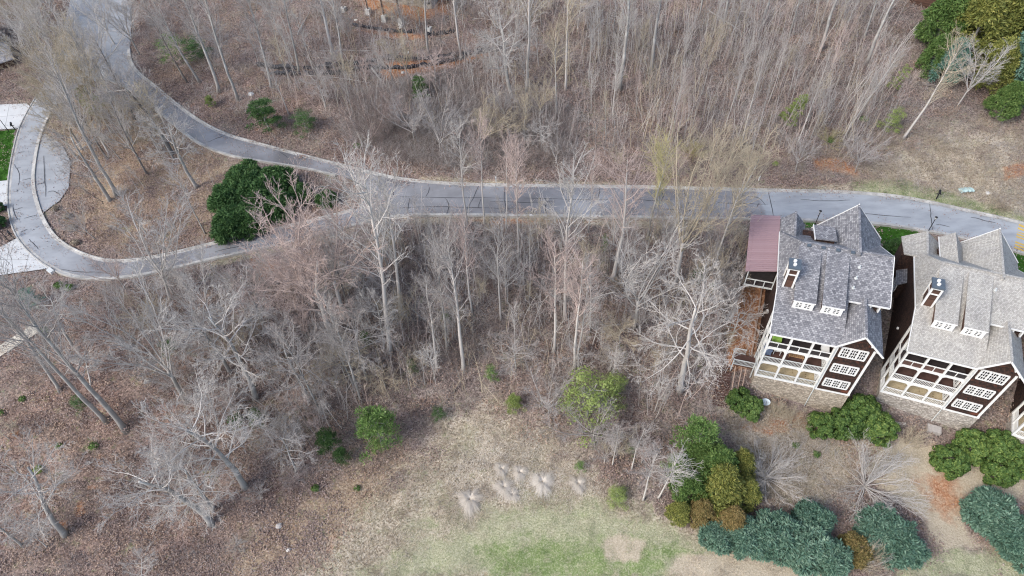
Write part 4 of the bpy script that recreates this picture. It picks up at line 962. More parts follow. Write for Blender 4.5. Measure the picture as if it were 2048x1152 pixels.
CATC = {'slender': 'bare tree', 'oak': 'bare tree', 'vase': 'bare tree', 'sapling': 'sapling', 'multi': 'shrub'}
tree_n = 0
def frame_for(base, top):
    d = Vector(top) - Vector(base); L = d.length; q = Vector((0, 0, 1)).rotation_difference(d.normalized())
    return L, q
def put_tree(kind, base, top, label, tk='bark_grey', ck='twig_grey', wide=1.0, group=None, thick=1.0, mesh_i=None, yaw=None):
    global tree_n; tree_n += 1
    i = tree_n if mesh_i is None else mesh_i
    tm, cm = PROTO[kind][i % len(PROTO[kind])]
    L, q = frame_for(base, top); s = L / HT
    r = empty(CATN[kind], base, 0, label, CATC[kind], group)
    r.rotation_mode = 'QUATERNION'; r.rotation_quaternion = q @ Quaternion((0, 0, 1), yaw if yaw is not None else random.uniform(0, 6.28))
    r.scale = (s * wide, s * wide, s)
    for nm, me_, mm in (('trunk' if kind != 'multi' else 'stems', tm, tk), ('crown' if kind != 'multi' else 'twigs', cm, ck)):
        if not len(me_.materials): me_.materials.append(MT[mm])
        o = bpy.data.objects.new(nm, me_); COL.objects.link(o); o.parent = r
        if nm == 'trunk': k_ = (1 + (thick - 1) * .75) / wide ** .8; o.scale = (k_, k_, 1)
        o.material_slots[0].link = 'OBJECT'; o.material_slots[0].material = MT[mm]
    return r
def top_for(base, tp):
    """point on the sight line through tp that is nearest the plumb line over base"""
    r = rays([tp])[0]; o = np.array([0, 0, CH]); u = np.array([0, 0, 1.0]); w0 = o - base
    b = r @ u; d = r @ w0; e = u @ w0; t = (b * e - d) / (1 - b * b)
    return o + r * t
def T(kind, b, t, label, tk='bark_grey', ck='twig_grey', wide=1.0, thick=1.0, group=None):
    base = g1(*b); top = top_for(base, t)
    if top[2] - base[2] < 2: top = base + np.array([0, 0, 4.0])
    return put_tree(kind, base, top, label, tk, ck, wide, group, thick)

P_, G_, D_ = 'bark_pale', 'bark_grey', 'bark_dark'
tp, tg, tk_, tt, tb, ty = 'twig_pale', 'twig_grey', 'twig_pink', 'twig_tan', 'twig_brown', 'twig_yellow'
HAND = [
 # middle wood and road edge, right to left
 ('oak', (1359, 783), (1432, 505), 'large white-limbed spreading tree left of the brown steps and slate-roofed house', P_, tp, .92, 1.1),
 ('vase', (1268, 656), (1312, 450), 'broad fan-crowned pale tree just below the road, above the pale green pine', P_, tp, 1.25, .9),
 ('slender', (1224, 558), (1255, 318), 'big pale trunk crossing the road with a rusty fan of twigs over the kerb', P_, tk_, 1.5, 1.5),
 ('vase', (1351, 565), (1432, 250), 'tall tree with fan crown reaching over the road left of the plum roof', P_, tt, .85, .8),
 ('slender', (1436, 508), (1530, 285), 'leaning pale tree over the road nearest the plum metal roof', G_, tt, 1.4, 1.3),
 ('slender', (1420, 560), (1500, 330), 'thin tree parallel to the one nearest the plum metal roof', P_, tt, 1.0, .8),
 ('slender', (1294, 480), (1342, 285), 'yellowish budding tree at the road edge with trunk in the roadside shade', G_, ty, 1.4, 1.2),
 ('slender', (1310, 470), (1322, 290), 'second yellowish budding tree, close right of its twin at the road', G_, ty, 1.0, .8),
 ('slender', (1176, 465), (1188, 312), 'thin dark-trunked tree over the road with purple twigs', G_, tk_, 1.0, .7),
 ('slender', (1131, 640), (1147, 330), 'straight pale tree crossing the road with narrow upright crown', P_, tp, 1.15, 1.0),
 ('slender', (1106, 703), (1110, 480), 'pale budding tree whose pinkish crown ends just below the road', P_, tk_, 1.3, 1.0),
 ('slender', (1149, 738), (1166, 520), 'twin-stemmed white tree behind the pale green pine, the thicker stem', P_, tk_, 1.2, 1.1),
 ('slender', (1153, 720), (1180, 540), 'twin-stemmed white tree behind the pale green pine, the thinner stem', P_, tp, 1.0, .8),
 ('slender', (1181, 661), (1180, 520), 'short white tree right of the twin white stems', P_, tk_, 1.2, .8),
 ('sapling', (1059, 600), (1060, 450), 'white-stemmed sapling just below the road, left of the pale budding tree', P_, tp, 1, 1),
 ('slender', (1036, 520), (1032, 292), 'slim tree crossing the road with pinkish oval crown', P_, tk_, 1.1, .8),
 ('slender', (1012, 460), (1014, 272), 'slim tree standing at the lower kerb with a pink oval crown over the road', P_, tk_, 1.0, .7),
 ('slender', (969, 448), (960, 245), 'slim white tree with teardrop crown, second left of the slim pair', P_, tk_, 1.1, .8),
 ('slender', (935, 452), (918, 250), 'slim white tree at the lower kerb, leftmost of the three crossing the road', P_, tp, 1.15, .9),
 ('slender', (1002, 640), (996, 440), 'thin straight tree below the road kerb amid brown brush', P_, tg, 1.0, .7),
 ('slender', (1007, 508), (998, 400), 'short leaning tree just under the road kerb', P_, tg, 1.0, .8),
 ('slender', (944, 626), (928, 440), 'pale tree with small crown below the road, left of the thin straight one', P_, tk_, 1.3, .9),
 ('slender', (927, 742), (893, 470), 'long straight pale trunk in the centre of the middle wood', P_, tg, 1.0, 1.2),
 ('slender', (894, 698), (872, 500), 'thin grey trunk left of the long straight centre trunk', G_, tg, 1.0, .9),
 ('slender', (872, 736), (852, 560), 'white-barked leaning trunk above the small green pine', P_, tg, 1.0, 1.2),
 ('sapling', (881, 706), (862, 600), 'slim sapling right of the white-barked leaning trunk', P_, tg, 1, 1),
 ('slender', (803, 631), (764, 345), 'tall pale tree whose crown tip overlaps the road junction, right one of the pair', P_, tp, 1.2, 1.2),
 ('slender', (779, 706), (722, 320), 'tallest pale tree at the road junction, left one of the pair', P_, tp, 1.2, 1.2),
 ('vase', (690, 640), (622, 335), 'tall tree with a wide pinkish crown hiding the right end of the evergreen hedge', P_, tk_, 1.2, .8),
 ('oak', (669, 686), (585, 410), 'thick grey-trunked tree in the middle wood with pinkish crown across the road', P_, tk_, .95, 1.1),
 ('slender', (707, 640), (655, 470), 'dark-trunked tree right of the thick grey-trunked one', D_, tg, 1.2, 1.2),
 ('vase', (655, 640), (540, 430), 'fan-crowned pink tree whose twigs reach the lower road beside the hedge', P_, tk_, 1.15, .7),
 ('oak', (735, 760), (690, 590), 'contorted pale tree left of the tall pair, in the darker brush', G_, tg, 1.0, .8),
 ('oak', (770, 700), (745, 560), 'crooked bright-branched tree between the tall pair and the dark brush', G_, tp, .9, .7),
 ('slender', (720, 800), (650, 600), 'thin leaning tree above the two green pines', G_, tg, 1.0, .9),
 ('slender', (640, 830), (560, 660), 'thin leaning tree left of the two green pines', G_, tg, 1.2, .9),
 ('oak', (620, 800), (530, 640), 'crooked grey tree up-slope from the two green pines', G_, tg, 1.0, .9),
 # lower left
 ('oak', (510, 801), (392, 545), 'large pale tree with long forked trunk in the lower left wood, right of its pair', G_, tp, .95, 1.1),
 ('oak', (460, 745), (345, 560), 'pale forked tree close behind the long forked trunk', G_, tp, .95, .9),
 ('vase', (372, 806), (215, 560), 'wide fan-crowned tree in the lower left wood, leaning far to the left', G_, tp, 1.0, 1.0),
 ('slender', (252, 861), (0, 555), 'thick grey trunk running toward the tan path, lower of the crossing pair', G_, tg, 1.2, 1.5),
 ('slender', (212, 842), (-30, 590), 'thick grey trunk running toward the tan path, shorter of the crossing pair', G_, tg, 1.2, 1.4),
 ('slender', (120, 783), (-60, 560), 'grey trunk crossing the lower end of the tan path at the left edge', G_, tg, 1.2, 1.3),
 ('oak', (182, 770), (170, 660), 'small pale many-branched tree right of the crossing grey trunks', P_, tp, 1.1, .8),
 ('oak', (490, 975), (335, 770), 'spreading tree with white twigs and grey trunk in the lower left', G_, tp, 1.0, 1.2),
 ('oak', (427, 1019), (335, 880), 'bright spreading tree, upper one of the close pair at lower left', G_, tp, 1.15, 1.2),
 ('oak', (422, 1049), (240, 900), 'bright spreading tree with thick blue-grey trunk, lower one of the close pair', G_, tp, .95, 1.5),
 ('oak', (130, 1069), (-10, 885), 'large pale tree at the lower left edge above the corner', G_, tp, 1.1, 1.5),
 ('oak', (45, 1091), (-60, 1010), 'grey trunk rising from the lower left corner', G_, tp, 1.0, 1.2),
 ('oak', (435, 850), (392, 745), 'dense white-twigged tree in the lower left wood', G_, tp, 1.15, .9),
 ('oak', (592, 941), (545, 845), 'grey twiggy tree left of the dark green lower pine', G_, tg, 1.15, .9),
 ('oak', (282, 1180), (285, 1085), 'small pale tree at the bottom edge left of the field', P_, tp, 1.0, .7),
 ('oak', (340, 940), (300, 840), 'pinkish twiggy tree in the lower left clearing', G_, tk_, 1.2, .8),
 ('oak', (145, 690), (60, 545), 'pale tree over the driveway apron, above the tan path', G_, tp, 1.1, .9),
 # island
 ('vase', (340, 600), (298, 400), 'wide pale fan-crowned tree crossing the loop road below the island', P_, tp, 1.3, .8),
 ('slender', (415, 620), (402, 490), 'thin white tree just below the loop road, right of the wide fan crown', P_, tp, 1.2, .8),
 ('slender', (234, 390), (95, 110), 'thick grey trunk on the island, right of the leaning pair', G_, tg, 1.2, 1.5),
 ('oak', (221, 402), (90, 200), 'forked grey tree on the island, left of the leaning pair', G_, tg, .8, 1.3),
 ('slender', (206, 404), (140, 360), 'short dark bent tree left of the leaning pair on the island', D_, tg, 1.0, 1.0),
 ('slender', (295, 349), (210, 180), 'dark straight trunk in the middle of the island', D_, tg, 1.2, 1.2),
 ('slender', (215, 318), (110, 150), 'dark trunk near the top of the island', D_, tg, 1.2, 1.3),
 ('slender', (291, 377), (255, 330), 'stunted pale tree in the middle of the island', P_, tp, 1.2, .8),
 ('oak', (394, 375), (285, 180), 'forked grey tree at the right of the island, near the upper road', G_, tp, .85, 1.1),
 ('slender', (411, 468), (345, 330), 'thin grey tree on the island near the evergreen hedge', G_, tg, 1.4, .9),
 ('oak', (345, 310), (225, 90), 'tall dark tree beside the upper road on the island', D_, tg, .9, 1.2),
 ('vase', (191, 478), (125, 415), 'small many-stemmed grey tree at the lower end of the island', G_, tg, 1.3, .8),
 ('slender', (241, 220), (130, 50), 'grey trunk at the tip of the island by the junction', G_, tg, 1.3, 1.4),
 ('slender', (270, 240), (180, 60), 'darker trunk second from the tip of the island', D_, tg, 1.3, 1.4),
 ('vase', (165, 300), (80, 140), 'pale budding tree leaning over the loop road', G_, tt, 1.2, 1.0),
 ('vase', (200, 250), (110, 60), 'tan budding tree near the parking area', G_, tt, 1.2, 1.0),
 ('vase', (140, 230), (60, 100), 'tan crowned tree left of the junction, over the driveway', G_, tt, 1.2, .9),
 ('vase', (160, 130), (60, 0), 'dense pale tree at the upper left beside the grey house', P_, tp, 1.3, 1.0),
 ('vase', (110, 110), (30, -10), 'dense pale tree nearest the grey house at upper left', P_, tp, 1.3, 1.0),
 ('vase', (230, 90), (160, -30), 'pale many-branched tree over the parking area', P_, tp, 1.3, 1.0),
 ('vase', (120, 200), (40, 40), 'tan-twigged fan tree veiling the upper driveway', P_, tt, 1.5, .9),
 ('vase', (180, 180), (110, 40), 'dense tan crown over the junction mouth', P_, tt, 1.5, .9),
 ('vase', (90, 150), (10, 30), 'pale dense crown in front of the grey house', P_, tp, 1.5, .9),
 ('vase', (210, 170), (150, 10), 'pale dense crown over the parking area centre', P_, tp, 1.5, .9),
 ('vase', (280, 110), (215, -20), 'grey dense crown over the right side of the parking area', G_, tg, 1.5, .9),
 ('vase', (140, 260), (70, 120), 'pale dense crown above the loop road bend', P_, tt, 1.5, .9),
 # upper wood
 ('slender', (437, 185), (345, -60), 'thick grey-barked trunk in the upper left wood, right of the green bush', G_, tg, 1.1, 1.8),
 ('slender', (477, 202), (385, -80), 'tall straight grey trunk next right of the thick-barked one', G_, tg, 1.1, 1.3),
 ('slender', (400, 165), (300, -10), 'grey trunk standing in front of the pale green bush', G_, tg, 1.2, 1.7),
 ('slender', (375, 165), (290, 10), 'dark trunk left of the pale green bush by the road', D_, tg, 1.2, 1.2),
 ('slender', (542, 175), (480, -60), 'pale trunk crossing the black silt fence at its left end', G_, tg, 1.2, 1.2),
 ('slender', (597, 147), (550, -90), 'pale trunk crossing the silt fence, second from its left end', G_, tg, 1.2, 1.2),
 ('slender', (564, 122), (530, 0), 'thin pale trunk between the two crossing the silt fence', P_, tg, 1.1, .8),
 ('slender', (667, 118), (610, -110), 'thick pale trunk left of the concrete footings', P_, tg, 1.1, 1.9),
 ('slender', (687, 139), (650, -70), 'grey trunk ending at the silt fence below the footings', G_, tg, 1.1, 1.1),
 ('slender', (598, 180), (560, 50), 'thin trunk right under the left part of the silt fence', G_, tg, 1.1, .9),
 ('slender', (858, 108), (845, -110), 'grey-green trunk in front of the stone foundation', G_, tg, 1.1, 1.3),
 ('slender', (922, 120), (900, -110), 'straight pale trunk right of the stone foundation', P_, tp, 1.1, 1.2),
 ('oak', (1023, 195), (975, -30), 'large bright spreading tree at the top centre', G_, tp, 1.0, 1.3),
 ('slender', (1054, 182), (1057, -90), 'straight bright trunk right of the large spreading tree', P_, tp, 1.1, 1.5),
 ('slender', (1131, 180), (1143, -80), 'bright trunk amid hanging vines in the upper wood', P_, tt, 1.2, 1.1),
 ('slender', (1115, 235), (1112, 50), 'vine-draped brown tree in the upper wood', G_, tt, 1.7, 1.2),
 ('slender', (1239, 180), (1262, -120), 'clean grey trunk, tallest in the upper centre wood', G_, tp, 1.0, 1.8),
 ('slender', (1301, 147), (1340, -120), 'thick grey trunk right of the clean tallest one', G_, tp, 1.1, 1.9),
 ('slender', (1399, 32), (1420, -120), 'trunk cut by the top edge, left of three', G_, tg, 1.0, 1.6),
 ('slender', (1446, 47), (1480, -120), 'thick trunk cut by the top edge, middle of three', G_, tg, 1.0, 2.2),
 ('oak', (1459, 78), (1500, -40), 'drooping pale tree beside the thick trunk at the top', G_, tg, .7, .9),
 ('slender', (1524, 50), (1570, -120), 'thick trunk cut by the top edge, right of three', G_, tg, 1.0, 2.2),
 ('slender', (1578, 75), (1630, -90), 'grey trunk near the top edge, thinnest of the right group', G_, tg, 1.0, 1.5),
 ('slender', (1641, 102), (1720, -110), 'thick grey trunk in the upper right wood', G_, tg, 1.0, 2.4),
 ('slender', (1643, 50), (1690, -110), 'grey trunk behind the thick one in the upper right wood', G_, tg, 1.0, 1.6),
 ('slender', (1728, 76), (1790, -100), 'faint grey trunk left of the blue-green conifer', G_, tg, 1.0, 1.5),
 ('slender', (1733, 127), (1830, -90), 'thick leaning grey trunk, rightmost big trunk in the upper wood', G_, tg, 1.0, 2.2),
 ('slender', (1806, 277), (1925, 85), 'white-trunked tree with rusty buds in front of the conifers', P_, tt, 1.5, 1.3),
 ('vase', (1916, 210), (1990, 85), 'white many-branched tree glowing against the dark conifers', P_, tp, 1.4, .7),
 ('slender', (1696, 262), (1812, 85), 'leaning pale tree with a few yellow-green leaves', P_, tt, 1.3, .9),
 ('slender', (1593, 288), (1660, 110), 'slim white sapling tree leaning right above the verge', P_, tp, .9, .8),
 ('slender', (1686, 280), (1755, 140), 'slim paired tree near the green shoots, right one', P_, tp, .9, .8),
 ('slender', (1536, 207), (1575, 80), 'slim white tree in the sapling thicket', P_, tp, .9, .8),
 ('slender', (1334, 288), (1378, 120), 'slim pale tree in the middle of the sapling thicket', P_, tp, .9, .8),
 ('slender', (1450, 255), (1492, 120), 'bright slim tree in the sapling thicket', P_, tp, .9, .9),
 ('slender', (1514, 264), (1545, 150), 'bright slim tree right side of the sapling thicket', P_, tp, .9, .9),
 ('slender', (1481, 300), (1530, 110), 'slim leaning tree at the foot of the sapling thicket', P_, tp, .9, .8),
 ('vase', (1710, 345), (1735, 275), 'low grey spreading tree on the bank above the road', G_, tg, 1.9, .8),
 ('vase', (1590, 345), (1610, 265), 'small bare tree above the road left of the clay scrape', G_, tg, 1.4, .8),
 ('vase', (1420, 330), (1440, 250), 'pale tan budding tree on the bank above the road', G_, tt, 1.5, .8),
 ('vase', (740, 300), (745, 210), 'dark tangled tree in the brush above the junction', D_, tb, 1.9, .8),
 ('vase', (880, 310), (880, 200), 'grey tangled tree in the brush above the road', G_, tg, 1.7, .8),
 ('vase', (830, 290), (810, 190), 'grey-brown tangled tree left of the other in the brush', G_, tg, 1.8, .8),
 ('vase', (960, 300), (985, 200), 'tangled viny tree above the road at centre', G_, tt, 1.6, .8),
 ('oak', (1085, 300), (1070, 230), 'low contorted pale tree above the road at centre', G_, tp, 1.6, .7),
 # lower right
 ('slender', (1156, 840), (1170, 780), 'small grey tree at the field edge under the pale green pine', G_, tg, 1.6, .9),
 ('slender', (1225, 930), (1238, 850), 'white birch-like stem left of the lower white pair', P_, tg, 1.2, .9),
 ('slender', (1264, 938), (1290, 855), 'white stem, left one of the pair at the field edge', P_, tg, 1.2, .9),
 ('slender', (1286, 1000), (1315, 905), 'white curved stem beside the orange-brown conifers', P_, tg, 1.4, 1.0),
 ('slender', (1316, 996), (1358, 915), 'white forked stem nearest the orange-brown conifers', P_, tp, 1.8, 1.0),
 ('slender', (1310, 838), (1335, 780), 'thin stem standing alone above the field edge', P_, tg, .9, .7),
 ('vase', (1190, 890), (1180, 820), 'grey tangled sapling clump at the field edge', G_, tg, 1.8, .8),
 ('vase', (1098, 830), (1098, 770), 'bare grey twiggy tree left of the pale green pine', G_, tg, 2.0, .8),
]
for h in HAND:
    wd = h[6]; ck_ = h[5]
    if h[0] == 'slender': wd *= .72
    if h[0] == 'oak': wd *= .88
    if 1300 < h[1][0] < 1720 and h[1][1] < 320 and h[0] == 'slender': wd *= .75; ck_ = 'twig_grey'
    T(h[0], h[1], h[2], h[3], h[4], ck_, wd, h[7])
# many-stemmed shrubs
def shrub(b, hm, label, mats=('twig_pale', 'twig_tan'), wide=1.0, lean=(0, 0)):
    base = g1(*b); return put_tree('multi', base, base + np.array([lean[0], lean[1], hm]), label, mats[0], mats[1], wide)
shrub((1728, 972), 5.2, 'large bare shrub with arching tan stems behind the beige-roofed house', ('twig_pale', 'twig_pale'), 1.15)
shrub((1530, 955), 4.6, 'large bare grey shrub right of the yellow-green conifer', ('twig_pale', 'twig_pale'), 1.0)
shrub((1548, 832), 2.6, 'upright bare shrub below the stone base of the slate-roofed house, left one', ('twig_tan', 'twig_tan'), .6, (.2, .3))
shrub((1582, 852), 3.4, 'upright bare shrub below the stone base of the slate-roofed house, right one', ('twig_tan', 'twig_tan'), .6, (.8, .4))
shrub((1812, 888), 2.6, 'bare shrub leaning right below the beige-roofed house', ('twig_tan', 'twig_tan'), .5, (1.6, .3))
shrub((1715, 1132), 3.0, 'pale fallen shrub at the bottom edge beside the blue-green conifers', ('twig_pale', 'twig_tan'), .55, (2.2, .8))
shrub((472, 1092), 1.4, 'small dry pale shrub near the bottom edge of the litter slope', ('twig_tan', 'twig_pale'), 1.0)
shrub((520, 985), 1.2, 'pile of grey brushwood at the edge of the lower left wood', ('twig_grey', 'twig_pale'), 1.4)
shrub((590, 960), 1.6, 'low bare shrub beside the brushwood pile', ('twig_grey', 'twig_pink'), 1.3)
shrub((2010, 420), .9, 'low dry shrub on the verge near the right edge', ('twig_tan', 'twig_tan'), 1.3)
shrub((1655, 285), 2.2, 'tan budding shrub in front of the slim paired trees', ('twig_tan', 'twig_yellow'), 1.1)
shrub((1385, 310), 2.4, 'yellowish budding shrub above the road', ('twig_tan', 'twig_yellow'), 1.0)
shrub((1480, 300), 2.2, 'tan budding shrub at the lower edge of the sapling thicket', ('twig_tan', 'twig_tan'), 1.1)

# fill: trees nothing tells apart, by stand
def fill(poly, n, kinds, hr, labels, group, seedv, avoid=9, wide=(0.9, 1.4), mats=((G_, tg), (P_, tp), (G_, tk_), (P_, tg), (G_, tt))):
    rg = np.random.default_rng(seedv); P = np.array(poly, float); lo, hi = P.min(0), P.max(0); out = []; pts = []
    while len(out) < n * 14 and len(pts) < n:
        q = rg.uniform(lo, hi, (400, 2)); q = q[inpoly(q, poly)]
        for a in q:
            if len(pts) >= n: break
            if all((a[0] - b_[0]) ** 2 + (a[1] - b_[1]) ** 2 > avoid ** 2 for b_ in pts): pts.append(a)
        out += [0] * 400
    W_ = ground(pts)
    for wp in W_:
        if any(inpoly(wp[None, :2], rp)[0] for rp in roadpolys): continue
        k = kinds[rg.integers(len(kinds))]; h = rg.uniform(*hr) * (.8 if k == 'sapling' else 1); m_ = mats[rg.integers(len(mats))]
        ln = rg.normal(0, .045, 2) * h + np.array([.0006 * (wp[0]) * h, 0])
        t0 = wp.copy(); t0[2] = zmesh(wp[0], wp[1])[0] - .1
        FILLED.append((t0, k, m_[1], put_tree(k, t0, t0 + np.array([ln[0], ln[1], h]), '', m_[0], m_[1], rg.uniform(*wide), group, rg.uniform(.6, 1.1))))
LM = [((140, 330), 'the parking bay'), ((150, 470), 'the dead shrubs on the island'), ((500, 400), 'the dark island hedge'), ((725, 385), 'the tip of the island'), ((265, 330), 'the middle of the island'),
      ((440, 190), 'the thick upper left trunk'), ((350, 80), 'the pale green roadside bush'), ((600, 145), 'the left silt fence end'), ((540, 235), 'the green pine above the road'), ((770, 45), 'the concrete footings'),
      ((800, 125), 'the middle of the silt fence'), ((722, 270), 'the bleached broken log'), ((840, 190), 'the green pine below the fence'), ((1020, 100), 'the big bright upper tree'), ((1130, 180), 'the vine-hung upper trunk'),
      ((1239, 170), 'the clean tallest trunk'), ((1301, 147), 'the thick grey trunk'), ((1450, 60), 'the three top-edge trunks'), ((1641, 102), 'the thick upper right trunk'), ((1733, 127), 'the thick leaning trunk'), ((1590, 190), 'the light green leaning pine'),
      ((1500, 250), 'the bright slim tree'), ((1380, 280), 'the tan budding shrub'), ((1650, 330), 'the clay scrape'), ((1780, 200), 'the yellow-green leaves'), ((1060, 300), 'the contorted roadside tree'), ((900, 300), 'the tangled roadside brush'),
      ((1517, 360), 'the white verge marker'), ((1200, 370), 'the middle of the upper kerb'), ((990, 365), 'the centre verge marker'), ((1480, 640), 'the red clay strip'), ((1500, 480), 'the plum metal roof'), ((1359, 700), 'the large white-limbed tree'),
      ((1268, 600), 'the broad fan-crowned tree'), ((1230, 500), 'the big pale road-crossing trunk'), ((1175, 780), 'the large pale green pine'), ((1030, 810), 'the bushy field-top pine'), ((985, 745), 'the small yellow-green pine'), ((1106, 640), 'the pale budding tree'),
      ((927, 690), 'the long straight centre trunk'), ((860, 500), 'the brush under the kerb'), ((1010, 480), 'the slim kerbside tree'), ((828, 730), 'the small middle-wood pine'), ((780, 620), 'the tall pale pair'), ((669, 640), 'the thick grey-trunked tree'),
      ((745, 850), 'the bright young pine'), ((655, 870), 'the dark green lower pine'), ((560, 560), 'the pinkish fan crown'), ((510, 750), 'the large forked trunk'), ((520, 845), 'the bushy lower left pine'), ((340, 580), 'the wide pale fan crown'),
      ((372, 780), 'the wide leaning fan tree'), ((230, 840), 'the crossing grey trunks'), ((130, 550), 'the white drain box'), ((50, 680), 'the tan path'), ((420, 1030), 'the bright lower left pair'), ((130, 1050), 'the lower left edge tree'), ((560, 1052), 'the grey field-edge rock'),
      ((200, 120), 'the parking area'), ((40, 110), 'the grey house'), ((160, 40), 'the pale parking trees'), ((1250, 890), 'the lower white stems'), ((1400, 860), 'the bright pine by the steps'), ((1440, 780), 'the brown steps')]
LMP = np.array([l[0] for l in LM], float); seen_lab = {}
CW = {'twig_pale': 'pale', 'twig_grey': 'grey', 'twig_pink': 'pinkish', 'twig_tan': 'tan', 'twig_brown': 'brown', 'twig_yellow': 'yellowish'}
KW = {'slender': 'slim bare tree', 'sapling': 'thin bare sapling', 'vase': 'fan-shaped bare tree', 'oak': 'crooked bare tree'}
ORD = ['', 'second ', 'third ', 'fourth ', 'fifth ', 'sixth ', 'seventh ', 'eighth ', 'ninth ', 'tenth ', 'eleventh ', 'twelfth ', 'thirteenth ', 'fourteenth ', 'fifteenth ', 'sixteenth ', 'seventeenth ', 'eighteenth ']
FILLED = []
def name_fill():
    """every filler is named by its colour, kind, side and nearest landmark, ranked by distance"""
    P = pix(np.array([f[0] for f in FILLED])); buckets = {}
    for (wp, k, ck, r), p in zip(FILLED, P):
        d = np.hypot(*(LMP - p).T); i = int(d.argmin()); dx, dy = p - LMP[i]
        side = ('right of' if dx > 0 else 'left of') if abs(dx) > abs(dy) else ('below' if dy > 0 else 'above')
        buckets.setdefault((CW[ck], KW[k], side, LM[i][1]), []).append((d[i], r))
    for (c, kw, side, lm), L_ in buckets.items():
        L_.sort(key=lambda q: q[0])
        for n, (_, r) in enumerate(L_):
            r['label'] = '%s %s %s %s' % (c, kw, side, lm) if len(L_) == 1 else '%s%snearest %s %s %s %s' % ('', ORD[n], c, kw, side, lm)

fill([(1160, 60), (1700, 60), (1790, 230), (1700, 300), (1560, 320), (1180, 300)], 150, ('sapling', 'sapling', 'sapling', 'slender'), (6, 11), None, 'sapling thicket above the road', 101, 9.5, (.6, 1.0))
fill([(300, 0), (540, 0), (720, 200), (560, 270), (350, 150)], 18, ('slender', 'sapling', 'oak'), (7, 12), None, 'upper left wood', 102, 26)
fill([(700, 60), (1160, 20), (1160, 300), (900, 320), (620, 230)], 60, ('slender', 'sapling', 'vase', 'oak', 'sapling'), (5, 9), None, 'upper centre wood', 103, 24, mats=((G_, tg), (D_, tb), (G_, tk_), (P_, tg), (G_, tt)))
fill([(760, 465), (1480, 465), (1470, 700), (1330, 830), (1010, 760), (800, 800)], 115, ('slender', 'sapling', 'sapling', 'oak', 'vase', 'sapling'), (4.5, 8.5), None, 'middle wood below the road', 104, 17, (.9, 1.5))
fill([(530, 540), (760, 480), (800, 800), (600, 960), (450, 850)], 44, ('slender', 'sapling', 'oak', 'vase'), (5, 9), None, 'left middle wood', 105, 22, (.9, 1.5))
fill([(120, 580), (530, 560), (520, 700), (450, 900), (300, 720)], 20, ('oak', 'sapling', 'vase'), (4, 8), None, 'wood below the loop road', 106, 34, (1, 1.5))
fill([(0, 850), (300, 880), (560, 930), (480, 1060), (250, 1150), (0, 1150)], 6, ('oak', 'sapling'), (3, 5), None, 'lower left slope', 107, 60, (1, 1.5))
fill([(160, 220), (330, 250), (500, 340), (420, 430), (260, 500), (110, 440)], 10, ('slender', 'oak', 'sapling'), (5, 9), None, 'island trees', 108, 50)
fill([(60, -10), (300, -10), (280, 60), (120, 120), (20, 60)], 30, ('vase', 'slender', 'vase'), (7, 11), None, 'junction trees', 109, 14, (1.1, 1.6), mats=((P_, tp), (G_, tg), (G_, tt)))
fill([(150, 190), (300, 225), (390, 300), (340, 350), (180, 330)], 14, ('slender', 'vase', 'slender'), (9, 13), None, 'trees at the junction end of the island', 113, 26, (1.0, 1.4), mats=((P_, tp), (G_, tg), (G_, tt)))
fill([(900, 330), (1540, 335), (1540, 368), (900, 352)], 16, ('vase', 'sapling'), (2.5, 4.5), None, 'verge saplings', 110, 24, (1.2, 1.8), mats=((G_, tt), (G_, tk_)))
fill([(1180, 800), (1330, 830), (1320, 960), (1200, 940)], 12, ('sapling', 'vase'), (3, 5.5), None, 'field edge saplings', 111, 22, (1.2, 1.7))
fill([(1380, 470), (1490, 470), (1480, 720), (1400, 640)], 10, ('sapling', 'vase', 'slender'), (4, 7), None, 'saplings beside the side porch', 112, 26, (1, 1.5))

name_fill()

# ------------------------------------------------------------------ evergreens
def crown_quads(rg, n, shape, size, kind='leaf'):
    """leaf faces spread through a lumpy volume; shape(n) gives unit-space points and outward directions"""
    P, O = shape(rg, n); n = len(P)
    rnd = rg.normal(size=(n, 3)); 
    if kind == 'leaf':
        a = np.cross(O, rnd); a /= np.linalg.norm(a, axis=1)[:, None] + 1e-9; nrm = O + .7 * rnd / np.linalg.norm(rnd, axis=1)[:, None]; b = np.cross(nrm, a); b /= np.linalg.norm(b, axis=1)[:, None] + 1e-9
        s = size * rg.uniform(.6, 1.3, (n, 1))
        return np.stack([P - a * s * .5, P + b * s * .32, P + a * s * .5, P - b * s * .32], 1)
    # spray: long flat wedge pointing outward and a little down
    d = O * (.45 if kind == 'spray' else 1) + .42 * rnd + np.array([0, 0, -.28 if kind == 'spray' else .5]); d /= np.linalg.norm(d, axis=1)[:, None]
    a = np.cross(d, rg.normal(size=(n, 3))); a /= np.linalg.norm(a, axis=1)[:, None]
    s = size * rg.uniform(.6, 1.4, (n, 1))
    return np.stack([P, P + d * s * .5 + a * s * .16, P + d * s, P + d * s * .5 - a * s * .16], 1)
def lumpy(R, lumps=9, cone=0.0, zlow=0.0, amp=.30, core=.30):
    def f(rg, n):
        cs = rg.normal(size=(lumps, 3)); cs /= np.linalg.norm(cs, axis=1)[:, None]; cs[:, 2] = np.abs(cs[:, 2]) * .9
        d = rg.normal(size=(n, 3)); d /= np.linalg.norm(d, axis=1)[:, None]; d[:, 2] = np.where(d[:, 2] < -.5, -d[:, 2], d[:, 2])
        k = (d @ cs.T).max(1); r = 1.04 - amp + amp * np.clip((k - .72) / .28, 0, 1) ** 1.2
        r = r * (1 - core * rg.random(n) ** 2.2)
        P = d * r[:, None] * np.array(R)
        if cone: P[:, :2] *= (1 - cone * np.clip(P[:, 2:] / R[2], -.2, 1))
        P[:, 2] += R[2] * .8 + zlow
        return P, d
    return f
